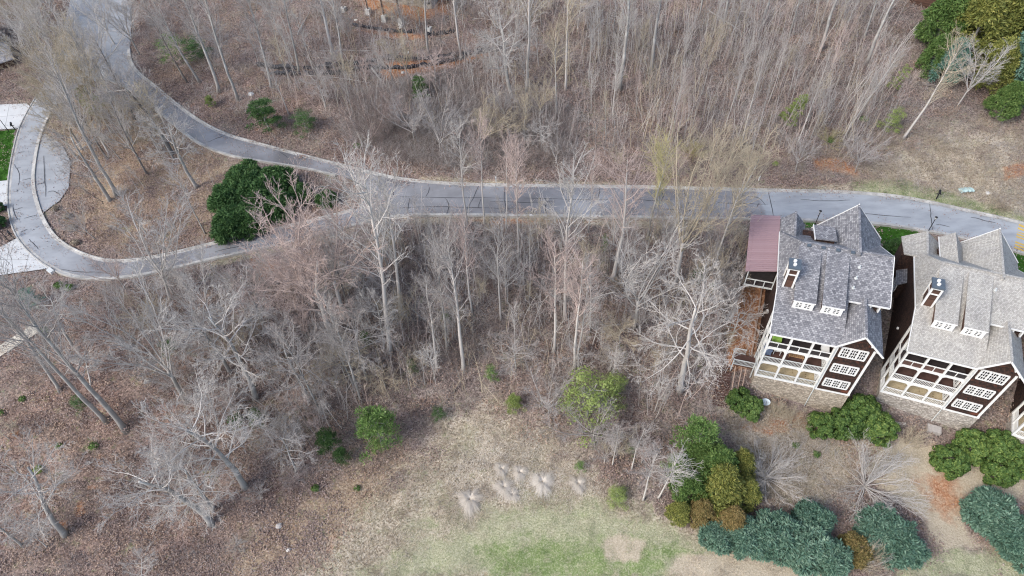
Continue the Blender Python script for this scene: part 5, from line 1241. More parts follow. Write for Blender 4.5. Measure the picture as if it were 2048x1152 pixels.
def clumped(R, ncl, rc, cone=0.0, up=.25, seed=0):
    """a crown made of many small shoots: each shoot is a little cap of leaves with dark gaps between"""
    def f(rg, n):
        cd = rg.normal(size=(ncl, 3)); cd /= np.linalg.norm(cd, axis=1)[:, None]; cd[:, 2] = np.where(cd[:, 2] < -.55, -cd[:, 2], cd[:, 2])
        big = rg.normal(size=(6, 3)); big /= np.linalg.norm(big, axis=1)[:, None]
        rr = (.80 + .22 * np.clip((cd @ big.T).max(1), 0, 1) ** 2) * rg.uniform(.82, 1.08, ncl); rr[:ncl // 6] *= rg.uniform(.5, .8, ncl // 6)
        cs = cd * rr[:, None] * np.array(R)
        if cone: cs[:, :2] *= (1 - cone * np.clip(cs[:, 2:] / R[2], -.2, 1))
        sz = rc * rg.uniform(.6, 1.35, ncl)
        w_ = sz ** 2; i = rg.choice(ncl, n, p=w_ / w_.sum()); d = rg.normal(size=(n, 3)) + cd[i] * .9 + np.array([0, 0, up]); d /= np.linalg.norm(d, axis=1)[:, None]
        P = cs[i] + d * (sz[i] * rg.uniform(.55, 1.0, n))[:, None]; P[:, 2] += R[2] * .8
        return P, d
    return f
def clumps(n_cl, R, H, rc, zmin=.25, cone=.6, top=1.0):
    """separate needle clumps on whorled branches (pine)"""
    def f(rg, n):
        cs = []
        for i in range(n_cl):
            t = zmin + (top - zmin) * (i + rg.random()) / n_cl; a = 2.4 * i + rg.uniform(-.4, .4)
            rr = R * (1 - cone * (t - zmin) / (1 - zmin)) * rg.uniform(.25, 1.0); cs.append((rr * math.cos(a), rr * math.sin(a), t * H))
        cs = np.array(cs); i = rg.integers(0, n_cl, n); d = rg.normal(size=(n, 3)); d /= np.linalg.norm(d, axis=1)[:, None]
        d[:, 2] = np.abs(d[:, 2]) * .8
        return cs[i] + d * rc * rg.random((n, 1)) ** .5 * np.array([1, 1, .6]), d
    return f
def stem_mesh(h, r, seed, nb=10, R=1.2):
    rg = np.random.default_rng(seed); mb = MB(); mb.tube(limb(rg, (0, 0, -.3), (0, 0, 1), h, 6, .03, .02), r * (1 - .7 * np.linspace(0, 1, 7)), 6)
    for i in range(nb):
        z = h * (.2 + .7 * i / nb); a = 2.4 * i; mb.tube(limb(rg, (0, 0, z), (math.cos(a), math.sin(a), .25), R * (1.1 - z / h * .6), 3, .08, .02), [r * .3, r * .22, r * .15, r * .08], 4, cap=False)
    return mb.mesh('stem', 'bark_grey', smooth=True)
rg_ = np.random.default_rng(77)
EV = {
 'round': [(quads_mesh('foliage', crown_quads(np.random.default_rng(200 + i), 9000, clumped((1.15, 1.15, 1.15), 95, .30), .19), 'leaf_laurel'), stem_mesh(1.6, .09, i, 8, .8)) for i in range(3)],
 'cypress': [(quads_mesh('foliage', crown_quads(np.random.default_rng(300 + i), 15000, clumped((1.3, 1.3, 1.25), 120, .32, 0, .1), .24, 'spray'), 'leaf_cypress'), stem_mesh(2.2, .10, i, 10, .9)) for i in range(3)],
 'column': [(quads_mesh('foliage', crown_quads(np.random.default_rng(400 + i), 16000, clumped((1.5, 1.5, 3.0), 190, .38, .55, .3), .24, 'spray'), 'leaf_yellow'), stem_mesh(4.4, .14, i, 14, 1.0)) for i in range(3)],
 'pine': [(quads_mesh('foliage', crown_quads(np.random.default_rng(500 + i), 6200, clumps(46, 1.75, 5.0, .40), .19, 'tuft'), 'leaf_pine'), stem_mesh(4.8, .10, i, 18, 1.3)) for i in range(3)],
 'wisp': [(quads_mesh('foliage', crown_quads(np.random.default_rng(600 + i), 3800, clumps(30, 1.7, 5.0, .60, .15, .5), .125), 'leaf_pale'), stem_mesh(4.8, .07, i, 20, 1.5)) for i in range(3)],
 'low': [(quads_mesh('foliage', crown_quads(np.random.default_rng(700 + i), 260, lumpy((.5, .5, .35), 5), .16), 'leaf_pale'), stem_mesh(.5, .03, i, 5, .3)) for i in range(2)],
}
EVH = {'round': 2.5, 'cypress': 2.7, 'column': 5.8, 'pine': 5.2, 'wisp': 5.2, 'low': .75}
ev_n = 0
def EVG(kind, b, h, label, leaf, name, cat, wide=1.0, lean=(0, 0), group=None, ew=None):
    global ev_n; ev_n += 1
    fm, sm = EV[kind][ev_n % len(EV[kind])]; base = g1(*b); base[2] = zmesh(base[0], base[1])[0]
    s = h / EVH[kind]; r = empty(name, base, 0, label, cat, group)
    d = Vector((lean[0], lean[1], 1)).normalized(); r.rotation_mode = 'QUATERNION'
    r.rotation_quaternion = Vector((0, 0, 1)).rotation_difference(d) @ Quaternion((0, 0, 1), random.uniform(0, 6.28)); r.scale = (s * wide, s * (ew or wide), s)
    o = bpy.data.objects.new('foliage', fm); COL.objects.link(o); o.parent = r; o.material_slots[0].link = 'OBJECT'; o.material_slots[0].material = MT[leaf]
    o = bpy.data.objects.new('trunk', sm); COL.objects.link(o); o.parent = r
    return r
rb = lambda b, h, lab, w_=1.0, leaf='leaf_laurel': EVG('round', b, h, lab, leaf, 'round_shrub', 'shrub', w_)
# bases are the survey points at the foot of each plant
rb((1476, 812), 2.9, 'round green shrub left of its twin beside the brown steps', .95)
rb((1497, 828), 3.0, 'round green shrub nearest the satellite dish', .95, 'leaf_green')
rb((1640, 862), 3.2, 'round green shrub, leftmost of the four below the slate-roofed house', 1.0)
rb((1682, 858), 3.6, 'round yellow-tinged shrub, second of the four below the slate-roofed house', 1.0)
rb((1715, 840), 4.2, 'tallest round shrub, against the corner of the slate-roofed house', .95)
rb((1750, 868), 3.7, 'round green shrub, rightmost of the four between the houses', 1.0)
rb((1890, 930), 3.2, 'round shrub at the left end of the row below the beige-roofed house', 1.1)
rb((1935, 905), 3.5, 'round shrub behind the left end of the row below the beige-roofed house', 1.1)
rb((1985, 905), 3.7, 'round bright shrub in the middle of the row below the beige-roofed house', 1.0)
rb((1990, 950), 3.2, 'round shrub at the front of the row at the right edge', 1.1)
rb((2040, 935), 3.7, 'round shrub cut by the right edge of the picture', 1.1)
cy = lambda b, h, lab, w_=1.0, leaf='leaf_cypress': EVG('cypress', b, h, lab, leaf, 'blue_green_conifer', 'conifer', w_)
cy((1432, 1075), 3.0, 'blue-green feathery conifer at the left end of the field-side row', 1.1)
cy((1490, 1080), 3.4, 'blue-green conifer, second from the left of the field-side row', 1.2)
cy((1550, 1085), 3.9, 'tall blue-green conifer in the middle of the field-side row', 1.2)
cy((1605, 1105), 3.9, 'blue-green conifer right of the middle of the field-side row', 1.2)
cy((1650, 1120), 3.4, 'blue-green conifer in front of the field-side row', 1.1)
cy((1618, 1050), 3.3, 'blue-green conifer behind the field-side row', 1.1)
cy((1790, 1100), 3.8, 'blue-green conifer standing left of the sandy gap', 1.15)
cy((1745, 1065), 3.6, 'dusky green conifer behind the one left of the sandy gap', 1.15, 'leaf_cypress')
cy((1700, 1110), 2.8, 'dull green conifer between the row and the bare fallen shrub', 1.1, 'leaf_orange')
cy((1965, 1035), 3.9, 'blue-green conifer standing right of the sandy gap', 1.15)
cy((2005, 1075), 3.8, 'blue-green conifer, second right of the sandy gap', 1.15)
cy((2045, 1110), 3.7, 'blue-green conifer cut by the right edge near the bottom', 1.15)
cl = lambda b, h, lab, leaf, w_=1.0: EVG('column', b, h, lab, leaf, 'dense_conifer', 'conifer', w_)
cl((1432, 1000), 7.8, 'tall yellow-green conifer above the blue-green row', 'leaf_yellow', .95)
cl((1422, 965), 7.4, 'dark green conifer behind the yellow-green one, seen through its top', 'leaf_green', 1.1)
cl((1372, 990), 5.4, 'mid green conifer at the left flank of the yellow-green one', 'leaf_green', 1.1)
cl((1485, 1000), 4.6, 'olive conifer at the right flank of the yellow-green one', 'leaf_yellow', 1.15)
cl((1395, 940), 6.2, 'dark green conifer behind the tall yellow-green one', 'leaf_green', .9)
cl((1468, 955), 6.0, 'olive conifer right of the tall yellow-green one', 'leaf_yellow', .9)
cl((1455, 1055), 4.6, 'bronze-tinted conifer in front of the tall yellow-green one', 'leaf_orange', 1.2)
cl((1400, 1040), 4.0, 'small bronze conifer left of the bronze-tinted one', 'leaf_orange', 1.2)
cl((1355, 1035), 3.2, 'low yellow-green conifer at the field edge', 'leaf_yellow', 1.3)
cl((1885, 165), 7.0, 'rounded blue-green conifer at upper right in front of the yellow-green mass', 'leaf_bluepale', 1.1)
cl((1868, 95), 9.5, 'yellow-green conifer at the top right, leftmost', 'leaf_green', 1.15)
cl((1925, 120), 11.0, 'largest yellow-green conifer at the top right', 'leaf_yellow', 1.2)
cl((1980, 100), 11.5, 'yellow-green conifer at the top edge, right part', 'leaf_yellow', 1.2)
cl((1855, 150), 6.5, 'dark green conifer left of the rounded blue-green one', 'leaf_green', 1.0)
cl((1975, 175), 8.0, 'olive conifer behind the white many-branched tree', 'leaf_yellow', 1.1)
cl((2030, 170), 10.0, 'pale blue-green conifer at the right edge near the top', 'leaf_bluepale', 1.25)
cl((2050, 215), 8.0, 'pale blue-green conifer cut by the right edge', 'leaf_bluepale', 1.2)
cl((1995, 235), 6.0, 'bright green low conifer at the foot of the upper right group', 'leaf_green', 1.2)
cl((2045, 90), 10.0, 'blue-green conifer in the top right corner', 'leaf_bluepale', 1.2)
# evergreen hedge mass on the island
for b, h, lab in (((470, 465), 4.0, 'dark evergreen at the left front of the island hedge'), ((510, 458), 3.8, 'dark evergreen in the lower middle of the island hedge'), ((470, 420), 4.2, 'dark evergreen at the left of the island hedge'),
                  ((520, 410), 4.6, 'dark evergreen in the centre of the island hedge'), ((500, 380), 4.2, 'dark evergreen at the upper left of the island hedge'), ((560, 430), 3.8, 'dark evergreen right of centre in the island hedge'),
                  ((560, 385), 4.0, 'dark evergreen at the top of the island hedge by the upper road'), ((605, 400), 2.5, 'dark evergreen behind the pink crowned tree'),
                  ((655, 405), 2.2, 'dark evergreen near the tip of the island')):
    EVG('cypress', b, h, lab, 'leaf_holly', 'hedge_evergreen', 'evergreen', 1.15, group='dark evergreen hedge on the island')
pn = lambda b, h, lab, leaf='leaf_pine', w_=1.0, kind='pine', lean=(0, 0): EVG(kind, b, h, lab, leaf, 'young_pine', 'pine', w_, lean)
pn((768, 890), 7.4, 'bright green young pine at the head of the golf field', 'leaf_pine', 1.15)
pn((668, 905), 4.6, 'dark green pine left of the bright young pine', 'leaf_dkpine', 1.0)
pn((690, 925), 3.0, 'muted green pine below the dark green one', 'leaf_dkpine', 1.1)
pn((760, 900), 2.6, 'small olive pine tucked below the bright young pine', 'leaf_pale', 1.1, 'wisp')
pn((880, 838), 2.4, 'low green pine at the upper edge of the golf field', 'leaf_dkpine', 1.2, 'wisp')
pn((985, 762), 3.2, 'small yellow-green pine above the golf field', 'leaf_pine', .9, 'wisp')
pn((1030, 820), 3.0, 'yellow-green bushy pine at the top right of the golf field', 'leaf_pale', 1.2)
pn((1175, 835), 7.6, 'large pale green pine in the middle wood', 'leaf_pale', 1.55, 'wisp')
pn((1225, 800), 5.0, 'pale green pine leaning right of the large one', 'leaf_pale', 1.2, 'wisp')
pn((828, 742), 2.2, 'small green pine in the darker middle wood', 'leaf_dkpine', 1.2, 'wisp')
pn((735, 690), 2.6, 'dark small evergreen in the middle wood', 'leaf_holly', 1.0, 'wisp')
pn((895, 645), 2.0, 'tiny olive pine left of the centre trunk', 'leaf_dkpine', 1.0, 'wisp')
pn((520, 845), 2.6, 'green bushy pine in the lower left wood', 'leaf_dkpine', 1.4, 'wisp')
pn((480, 850), 2.4, 'pale green pine among white twigs at lower left', 'leaf_dkpine', 1.5, 'wisp')
pn((345, 705), 2.4, 'dull green pine below the fan-crowned tree', 'leaf_dkpine', 1.5, 'wisp')
pn((75, 610), 3.0, 'green pine under pale limbs near the driveway', 'leaf_bluepale', 1.5, 'wisp')
pn((165, 815), 2.0, 'small green pine beside the crossing grey trunks', 'leaf_dkpine', 1.5, 'wisp')
pn((1385, 915), 7.2, 'bright green pine right of the white birch-like stems', 'leaf_pine', 1.2)
pn((1345, 950), 4.6, 'yellow-green pine left of the bright one', 'leaf_pine', 1.0, 'wisp')
pn((1260, 905), 2.0, 'small light green shrub pine at the field edge', 'leaf_pine', 1.0, 'wisp')
pn((1160, 940), 1.8, 'tiny bright pine by the tan grass tufts', 'leaf_pine', 1.2, 'wisp')
pn((1235, 1000), 1.8, 'low yellow-green thicket at the curve of the field', 'leaf_pale', 2.6, 'wisp')
pn((540, 262), 5.0, 'dark green pine above the upper road', 'leaf_dkpine', 1.7)
pn((615, 265), 3.8, 'olive pine right of the dark green one above the road', 'leaf_dkpine', 1.7, 'wisp')
pn((425, 215), 2.0, 'small round yellow-green bush beside the upper road', 'leaf_pale', 1.3)
pn((360, 125), 4.6, 'pale green bush in the upper left wood by the road', 'leaf_pine', 2.0, 'wisp')
pn((400, 120), 4.0, 'duller green bush right of the pale green one', 'leaf_dkpine', 2.0, 'wisp')
pn((200, 235), 5.5, 'yellow-green pine at the junction end of the island', 'leaf_pale', 1.0)
pn((845, 205), 4.4, 'green pine below the silt fence', 'leaf_dkpine', 1.0)
pn((1560, 262), 6.0, 'light green leaning pine in the sapling thicket', 'leaf_pale', .75, 'pine', (.35, 0))
pn((1770, 265), 4.0, 'olive budding tree beside the white-trunked one', 'leaf_pale', 1.3, 'wisp', (.2, 0))
pn((1775, 185), 4.5, 'yellow-green leaves beside the leaning pale tree', 'leaf_pale', .7, 'wisp', (.4, 0))
pn((1208, 508), 3.6, 'green vine-wrapped stem at the lower kerb', 'leaf_green', .45, 'wisp')
pn((1412, 620), 5.0, 'green vine-wrapped stem left of the plum roof', 'leaf_green', .5, 'wisp')
pn((1395, 560), 2.5, 'green thicket pine left of the plum roof', 'leaf_dkpine', 1.2, 'wisp')
pn((1780, 508), 2.6, 'dark green bush in the gap between the two houses', 'leaf_holly', 1.2, 'pine')
EVG('round', (1776, 507), 2.0, 'dark round bush beside the lawn between the two houses', 'leaf_holly', 'round_shrub', 'shrub', .9)
EVG('round', (2, 452), 2.0, 'dark green shrub at the left edge beyond the loop road', 'leaf_holly', 'round_shrub', 'shrub', 1.0)
EVG('round', (2, 420), 1.6, 'smaller dark shrub at the left edge by the middle driveway', 'leaf_holly', 'round_shrub', 'shrub', .9)
EVG('round', (764, 90), 1.0, 'rust red shrub below the concrete footings', 'leaf_orange', 'round_shrub', 'shrub', 1.3)
for b, lab in (((48, 801), 'small bright green shrub at the far lower left'), ((5, 828), 'small bright green shrub at the left edge'), ((120, 575), 'small bright green shrub beside the white drain cover'), ((140, 578), 'tiny yellow-green shrub right of the driveway'),
               ((80, 942), 'small olive shrub on the lower left slope'), ((120, 893), 'small green shrub, left of two on the lower left slope'), ((190, 895), 'small green shrub, right of two on the lower left slope'), ((92, 665), 'small green shrub at the top end of the tan path'),
               ((985, 203), 'tiny bright green shrub in the upper centre wood'), ((1590, 893), 'bright green shrub right of the large bare grey shrub'), ((1632, 910), 'dull green shrub near the large bare shrub'),
               ((1660, 285), 'green shoots, left ones above the verge'), ((1727, 243), 'green shoots below the leaning pale tree'), ((1550, 330), 'yellowish shrub on the verge above the road'), ((715, 295), 'low green tuft by the broken log'), ((715, 978), 'dark green weed in the upper field'), ((632, 980), 'green weed at the wood edge of the field')):
    EVG('low', b, random.uniform(.6, 1.0), lab, 'leaf_green' if 'green' in lab and 'olive' not in lab else 'leaf_pale', 'low_shrub', 'small shrub', 1.1)
for b, lab in (((112, 420), 'brown rounded dead shrub nearest the parking bay'), ((136, 435), 'brown rounded dead shrub right of the nearest one'), ((145, 458), 'brown dead shrub in the middle of the row of four'), ((152, 488), 'brown dead shrub at the bottom of the row of four')):
    EVG('low', b, .8, lab, 'straw_dark', 'dead_shrub', 'small shrub', 1.3)

# ------------------------------------------------------------------ tan fountain-grass tufts
def tuft_mesh(seed, n=2600, R=1.0):
    rg = np.random.default_rng(seed); a = rg.uniform(0, 2 * math.pi, n); el0 = rg.uniform(.5, 1.5, n); L = R * rg.uniform(.5, 1.2, n) * (1 + .18 * np.sin(3 * a + seed) + .1 * np.sin(7 * a))
    d = np.stack([np.cos(a), np.sin(a)], 1); t = np.linspace(0, 1, 4); Q = []
    side = np.stack([-d[:, 1], d[:, 0], np.zeros(n)], 1) * .011
    rad = lambda t_: L * (np.cos(el0) * t_ * .9 + .45 * t_ ** 2); zz = lambda t_: L * (np.sin(el0) * t_ * .95 - .62 * t_ ** 2)
    pts = [np.concatenate([d * (rad(t_)[:, None] + .02), zz(t_)[:, None]], 1) for t_ in t]
    for i in range(3):
        w0 = 1 - .25 * i; w1_ = 1 - .25 * (i + 1); Q.append(np.stack([pts[i] - side * w0, pts[i] + side * w0, pts[i + 1] + side * w1_, pts[i + 1] - side * w1_], 1))
    return quads_mesh('grass_blades', np.concatenate(Q), 'blond')
TM = [tuft_mesh(i) for i in range(3)]
def tuft(b, s, lab):
    p = g1(*b); p[2] = zmesh(p[0], p[1])[0]; o = bpy.data.objects.new('grass_tuft', TM[int(b[0]) % 3]); COL.objects.link(o)
    o.location = Vector(p); o.scale = (s, s, s * .9); o.rotation_euler = (0, 0, random.uniform(0, 6)); tag(o, lab, 'grass tuft')
for b, s, lab in (((940, 1000), 1.45, 'large blond ornamental grass tuft standing alone in the field'), ((1085, 965), 1.35, 'large blond grass tuft, biggest of the right group'), ((1156, 968), 1.0, 'blond grass tuft at the right end of the tufts'),
                  ((1008, 975), 1.1, 'pale grass tuft left of the biggest of the right group'), ((1003, 938), .9, 'small pale grass tuft at the top of the group'), ((1040, 945), .9, 'brownish grass tuft between the small and the biggest one'), ((1025, 990), .8, 'low grass tuft at the bottom of the group')):
    tuft(b, s, lab)

# ------------------------------------------------------------------ scatter: litter, brush, dry grass (uncountable)
def scatter(name, P, protos, smin, smax, seedv, tilt=.12, zoff=0.0):
    rg = np.random.default_rng(seedv); n = len(P); me = bpy.data.meshes.new(name + '_points')
    me.vertices.add(n); me.vertices.foreach_set('co', np.asarray(P, np.float32).ravel())
    at = me.attributes.new('rot', 'FLOAT_VECTOR', 'POINT'); e = np.stack([rg.normal(0, tilt, n), rg.normal(0, tilt, n), rg.uniform(0, 6.283, n)], 1); at.data.foreach_set('vector', e.astype(np.float32).ravel())
    at = me.attributes.new('size', 'FLOAT', 'POINT'); at.data.foreach_set('value', rg.uniform(smin, smax, n).astype(np.float32))
    at = me.attributes.new('pick', 'INT', 'POINT'); at.data.foreach_set('value', rg.integers(0, len(protos), n).astype(np.int32))
    o = bpy.data.objects.new(name, me); COL.objects.link(o); o['kind'] = 'stuff'
    pc = bpy.data.collections.new(name + '_kinds')
    for i, pm in enumerate(protos): pc.objects.link(bpy.data.objects.new('%s_kind_%02d' % (name, i), pm))
    ng = bpy.data.node_groups.new(name, 'GeometryNodeTree')
    ng.interface.new_socket('Geometry', in_out='INPUT', socket_type='NodeSocketGeometry'); ng.interface.new_socket('Geometry', in_out='OUTPUT', socket_type='NodeSocketGeometry')
    gi, go_ = ng.nodes.new('NodeGroupInput'), ng.nodes.new('NodeGroupOutput'); ip = ng.nodes.new('GeometryNodeInstanceOnPoints'); ci = ng.nodes.new('GeometryNodeCollectionInfo')
    ci.inputs['Collection'].default_value = pc; ci.inputs['Separate Children'].default_value = True; ci.inputs['Reset Children'].default_value = True
    def na_(nm, ty):
        a = ng.nodes.new('GeometryNodeInputNamedAttribute'); a.data_type = ty; a.inputs['Name'].default_value = nm; return a.outputs['Attribute']
    ng.links.new(gi.outputs[0], ip.inputs['Points']); ng.links.new(ci.outputs[0], ip.inputs['Instance']); ip.inputs['Pick Instance'].default_value = True
    ng.links.new(na_('pick', 'INT'), ip.inputs['Instance Index']); ng.links.new(na_('rot', 'FLOAT_VECTOR'), ip.inputs['Rotation'])
    ng.links.new(na_('size', 'FLOAT'), ip.inputs['Scale'])
    ng.links.new(ip.outputs[0], go_.inputs[0])
    md = o.modifiers.new('scatter', 'NODES'); md.node_group = ng
    return o
def brush_mesh(seed, n, h, spread, r=.012, mm='twig_brown', upright=.5):
    rg = np.random.default_rng(seed); mb = MB()
    for i in range(n):
        p = np.array([rg.normal(0, spread), rg.normal(0, spread), -.05]); a = rg.uniform(0, 6.283); el_ = rg.uniform(upright * .4, 1.5)
        L = h * rg.uniform(.5, 1.2); pts = limb(rg, p, (math.cos(a) * math.cos(el_), math.sin(a) * math.cos(el_), math.sin(el_)), L, 4, .22, -.03)
        mb.tube(pts, r * (1 - .6 * np.linspace(0, 1, 5)), 3, cap=False)
        for j in (2, 3):
            mb.tube(limb(rg, pts[j], rdir(rg, pts[j] - pts[j - 1], .8), L * .45, 2, .2, 0), [r * .55, r * .4, r * .25], 3, cap=False)
    return mb.mesh('brush', mm)
def litter_mesh(seed, n, spread, s, mm):
    rg = np.random.default_rng(seed); P = np.concatenate([rg.normal(0, spread, (n, 2)), rg.uniform(.02, .10, (n, 1))], 1)
    nr = np.array([0, 0, 1.0]) + rg.normal(0, .5, (n, 3)); nr /= np.linalg.norm(nr, axis=1)[:, None]; a = np.cross(nr, rg.normal(size=(n, 3))); a /= np.linalg.norm(a, axis=1)[:, None]; b = np.cross(nr, a)
    k = s * rg.uniform(.6, 1.4, (n, 1)); return quads_mesh('leaves', np.stack([P - a * k * .5, P + b * k * .3, P + a * k * .5, P - b * k * .3], 1), mm)
def blade_mesh(seed, n, spread, h, wdt, mm, lean=.5):
    rg = np.random.default_rng(seed); P = np.concatenate([rg.normal(0, spread, (n, 2)), np.zeros((n, 1))], 1); a = rg.uniform(0, 6.283, n); L = h * rg.uniform(.5, 1.3, n)
    ln = rg.uniform(.1, lean, n); tip = P + np.stack([np.cos(a) * L * ln, np.sin(a) * L * ln, L * (1 - .4 * ln)], 1); s_ = np.stack([-np.sin(a), np.cos(a), np.zeros(n)], 1) * wdt
    return quads_mesh('blades', np.stack([P - s_, P + s_, tip], 1), mm, 3)
def spots(poly, dens, seedv, road_gap=.6, mask=None):
    """random world points inside a surveyed area, off the roads"""
    rg = np.random.default_rng(seedv); wp = world_poly(poly); bb = np.array(wp); lo, hi = bb.min(0), bb.max(0); n = int((hi - lo).prod() * dens)
    q = rg.uniform(lo, hi, (n, 2)); q = q[inpoly(q, wp)]
    i = np.clip(np.searchsorted(gx, q[:, 0]), 0, nx - 1); j = np.clip(np.searchsorted(gy, q[:, 1]), 0, ny - 1); k = j * nx + i
    ok = onroad[k] < -road_gap
    ok &= ~((mk['clay'][k] > .6) & (q[:, 0] > 20) & (q[:, 0] < 32) & (q[:, 1] > 38) & (rg.random(len(k)) < .85))
    if mask is not None: ok &= mask(k, rg, len(k))
    # keep clear of the houses
    for W_, lim in ((w1, (-.2, 10.2, -.3, 15.2)), (w2, (-1.5, 10.2, -.3, 15.2)), (w3, (-.2, 10.2, -.3, 15.2))):
        o_ = W_(0, 0, 0)[:2]; ex = W_(1, 0, 0)[:2] - o_; ey = W_(0, 1, 0)[:2] - o_; u = (q - o_) @ ex; v = (q - o_) @ ey
        ok &= ~((u > lim[0]) & (u < lim[1]) & (v > lim[2]) & (v < lim[3]))
    q = q[ok]; return np.column_stack([q, zmesh(q[:, 0], q[:, 1])])
ALL = [(-80, -30), (2130, -30), (2130, 1190), (-80, 1190)]
WOOD_UP = [(270, -30), (1850, -30), (1860, 240), (1700, 350), (900, 350), (560, 290), (300, 120)]
WOOD_MID = [(140, 560), (430, 530), (760, 455), (1500, 455), (1495, 560), (1470, 780), (1330, 900), (1180, 900), (1080, 820), (860, 820), (720, 900), (560, 980), (400, 900)]
nofield = lambda k, rg, n: (mk['clay'][k] < .25 + .35 * rg.random(n)) & ((mk['dry'][k] + mk['olive'][k] + mk['lawn'][k] + mk['sand'][k] * .8) < rg.random(n) * .8)
fld = lambda k, rg, n: (mk['dry'][k] > rg.random(n)) & (mk['olive'][k] < .8) 
scatter('fallen_leaves', spots(ALL, .62, 1, .5, nofield), [litter_mesh(i, 170, .8, .17, 'leaf_fall' if i % 3 else 'leaf_fall2') for i in range(6)], .8, 1.3, 11, .05)
scatter('woodland_brush', np.concatenate([spots(WOOD_UP, .42, 2, 1.0, nofield), spots(WOOD_MID, .50, 3, 1.0, nofield)]), [brush_mesh(i, 26, 1.3, .7, .014, ('twig_brown', 'twig_grey', 'twig_grey', 'twig_pink', 'twig_tan', 'twig_grey', 'twig_pale')[i]) for i in range(7)], .6, 1.35, 12)
scatter('sparse_twigs', spots([(-80, 560), (420, 560), (560, 980), (480, 1190), (-80, 1190)], .40, 4, 1.0, nofield), [brush_mesh(20 + i, 18, 1.0, .7, .012, ('twig_grey', 'twig_grey', 'twig_brown')[i], .2) for i in range(3)], .5, 1.1, 13)
scatter('island_twigs', spots([(100, 180), (330, 220), (740, 400), (430, 490), (150, 500)], .20, 5, 1.0), [brush_mesh(30 + i, 14, .9, .7, .011, ('twig_tan', 'twig_pink', 'twig_grey')[i], .3) for i in range(3)], .5, 1.1, 14)
dense = [(700, 190), (900, 150), (1150, 230), (1150, 330), (800, 335), (690, 280)]
scatter('dense_thicket', np.concatenate([spots(dense, 1.5, 6, 1.0), spots([(640, 470), (1120, 470), (1130, 640), (900, 740), (640, 640)], .45, 7, 1.0)]), [brush_mesh(40 + i, 34, 2.0, .8, .014, ('twig_brown', 'twig_grey', 'twig_brown', 'twig_grey')[i], .6) for i in range(4)], .7, 1.3, 15)
scatter('dry_weeds', np.concatenate([spots(ALL, 1.1, 8, .5, fld), spots([(1450, 800), (1700, 860), (1700, 980), (1500, 1000)], 1.6, 9, .5)]), [blade_mesh(50 + i, 90, .42, .34, .012, ('straw', 'straw_dark', 'straw', 'straw_dark')[i], 1.2) for i in range(4)], .6, 1.5, 16)
bank = [(1700, 255), (2080, 235), (2080, 440), (1900, 395), (1700, 355), (1500, 350)]
def stems_mesh(seed, n, h, spread, mm):
    rg = np.random.default_rng(seed); mb = MB()
    for i in range(n):
        p = np.array([rg.normal(0, spread), rg.normal(0, spread), -.05]); L = h * rg.uniform(.5, 1.15); pts = limb(rg, p, (rg.normal(0, .12), rg.normal(0, .12), 1), L, 6, .06, .02)
        mb.tube(pts, .036 * (1 - .7 * np.linspace(0, 1, 7)), 3, cap=False)
        for j in range(2, 6):
            for _ in range(2): mb.tube(limb(rg, pts[j], rdir(rg, np.array([0, 0, 1.]), .7), L * .16, 2, .15, .05), [.011, .009, .006], 3, cap=False)
    return mb.mesh('thin_stems', mm)
scatter('thin_understorey', np.concatenate([spots([(1160, 30), (1760, 30), (1800, 250), (1700, 320), (1180, 320)], .20, 41, 1.5), spots([(600, 40), (1160, 20), (1160, 320), (900, 325), (600, 230)], .09, 42, 1.5), spots([(760, 470), (1490, 470), (1470, 740), (1330, 840), (1010, 770), (600, 900), (480, 700), (560, 560)], .15, 43, 1.5)]),
        [stems_mesh(100 + i, 5, 6.2, 1.1, ('twig_grey', 'twig_pink', 'twig_pale', 'twig_tan', 'twig_grey')[i]) for i in range(5)], .6, 1.3, 44, .05)
scatter('field_brush', spots([(700, 930), (800, 880), (870, 830), (980, 790), (1080, 845), (1160, 905), (1195, 975), (1000, 985), (820, 1030)], .9, 51, .3), [brush_mesh(120 + i, 26, .6, .55, .010, ('twig_tan', 'twig_brown', 'twig_pale')[i], .2) for i in range(3)], .5, 1.2, 52)
scatter('low_brush', spots([(1450, 790), (1640, 870), (1760, 900), (1700, 1010), (1660, 1040), (1500, 1010), (1480, 900)], 1.3, 53, .3), [brush_mesh(130 + i, 28, .8, .55, .011, ('twig_tan', 'twig_grey', 'twig_pale')[i], .2) for i in range(3)], .5, 1.2, 54)
scatter('straw_tangle', spots([(1450, 795), (1560, 815), (1650, 865), (1700, 905), (1690, 1000), (1640, 1020), (1500, 1000), (1480, 900)], 2.2, 55, .3), [blade_mesh(140 + i, 70, .65, .22, .016, ('blond', 'straw', 'straw_dark')[i], 1.5) for i in range(3)], .5, 1.3, 56)
scatter('field_scrub', spots([(900, 930), (980, 870), (1080, 850), (1170, 915), (1200, 985), (1100, 1000), (900, 990)], 3.2, 57, .3), [blade_mesh(150 + i, 60, .55, .2, .017, ('blond', 'straw', 'blond')[i], 1.5) for i in range(3)], .5, 1.4, 58)
scatter('road_edge_leaves', np.concatenate([spots(ALL, .55, 59, -1.2, lambda k, rg, n: onroad[k] > -.9)]) + [0, 0, .26], [litter_mesh(160 + i, 16, .5, .15, 'leaf_fall') for i in range(3)], .8, 1.2, 60, .0)
scatter('bank_brush', spots(bank, 1.5, 10, .8), [brush_mesh(60 + i, 30, .9, .6, .011, ('twig_tan', 'twig_grey', 'twig_brown')[i], .3) for i in range(3)], .6, 1.2, 17)
vg = [(1690, 362), (1800, 358), (1900, 386), (2080, 438), (2080, 452), (1950, 428), (1850, 404), (1720, 386)]
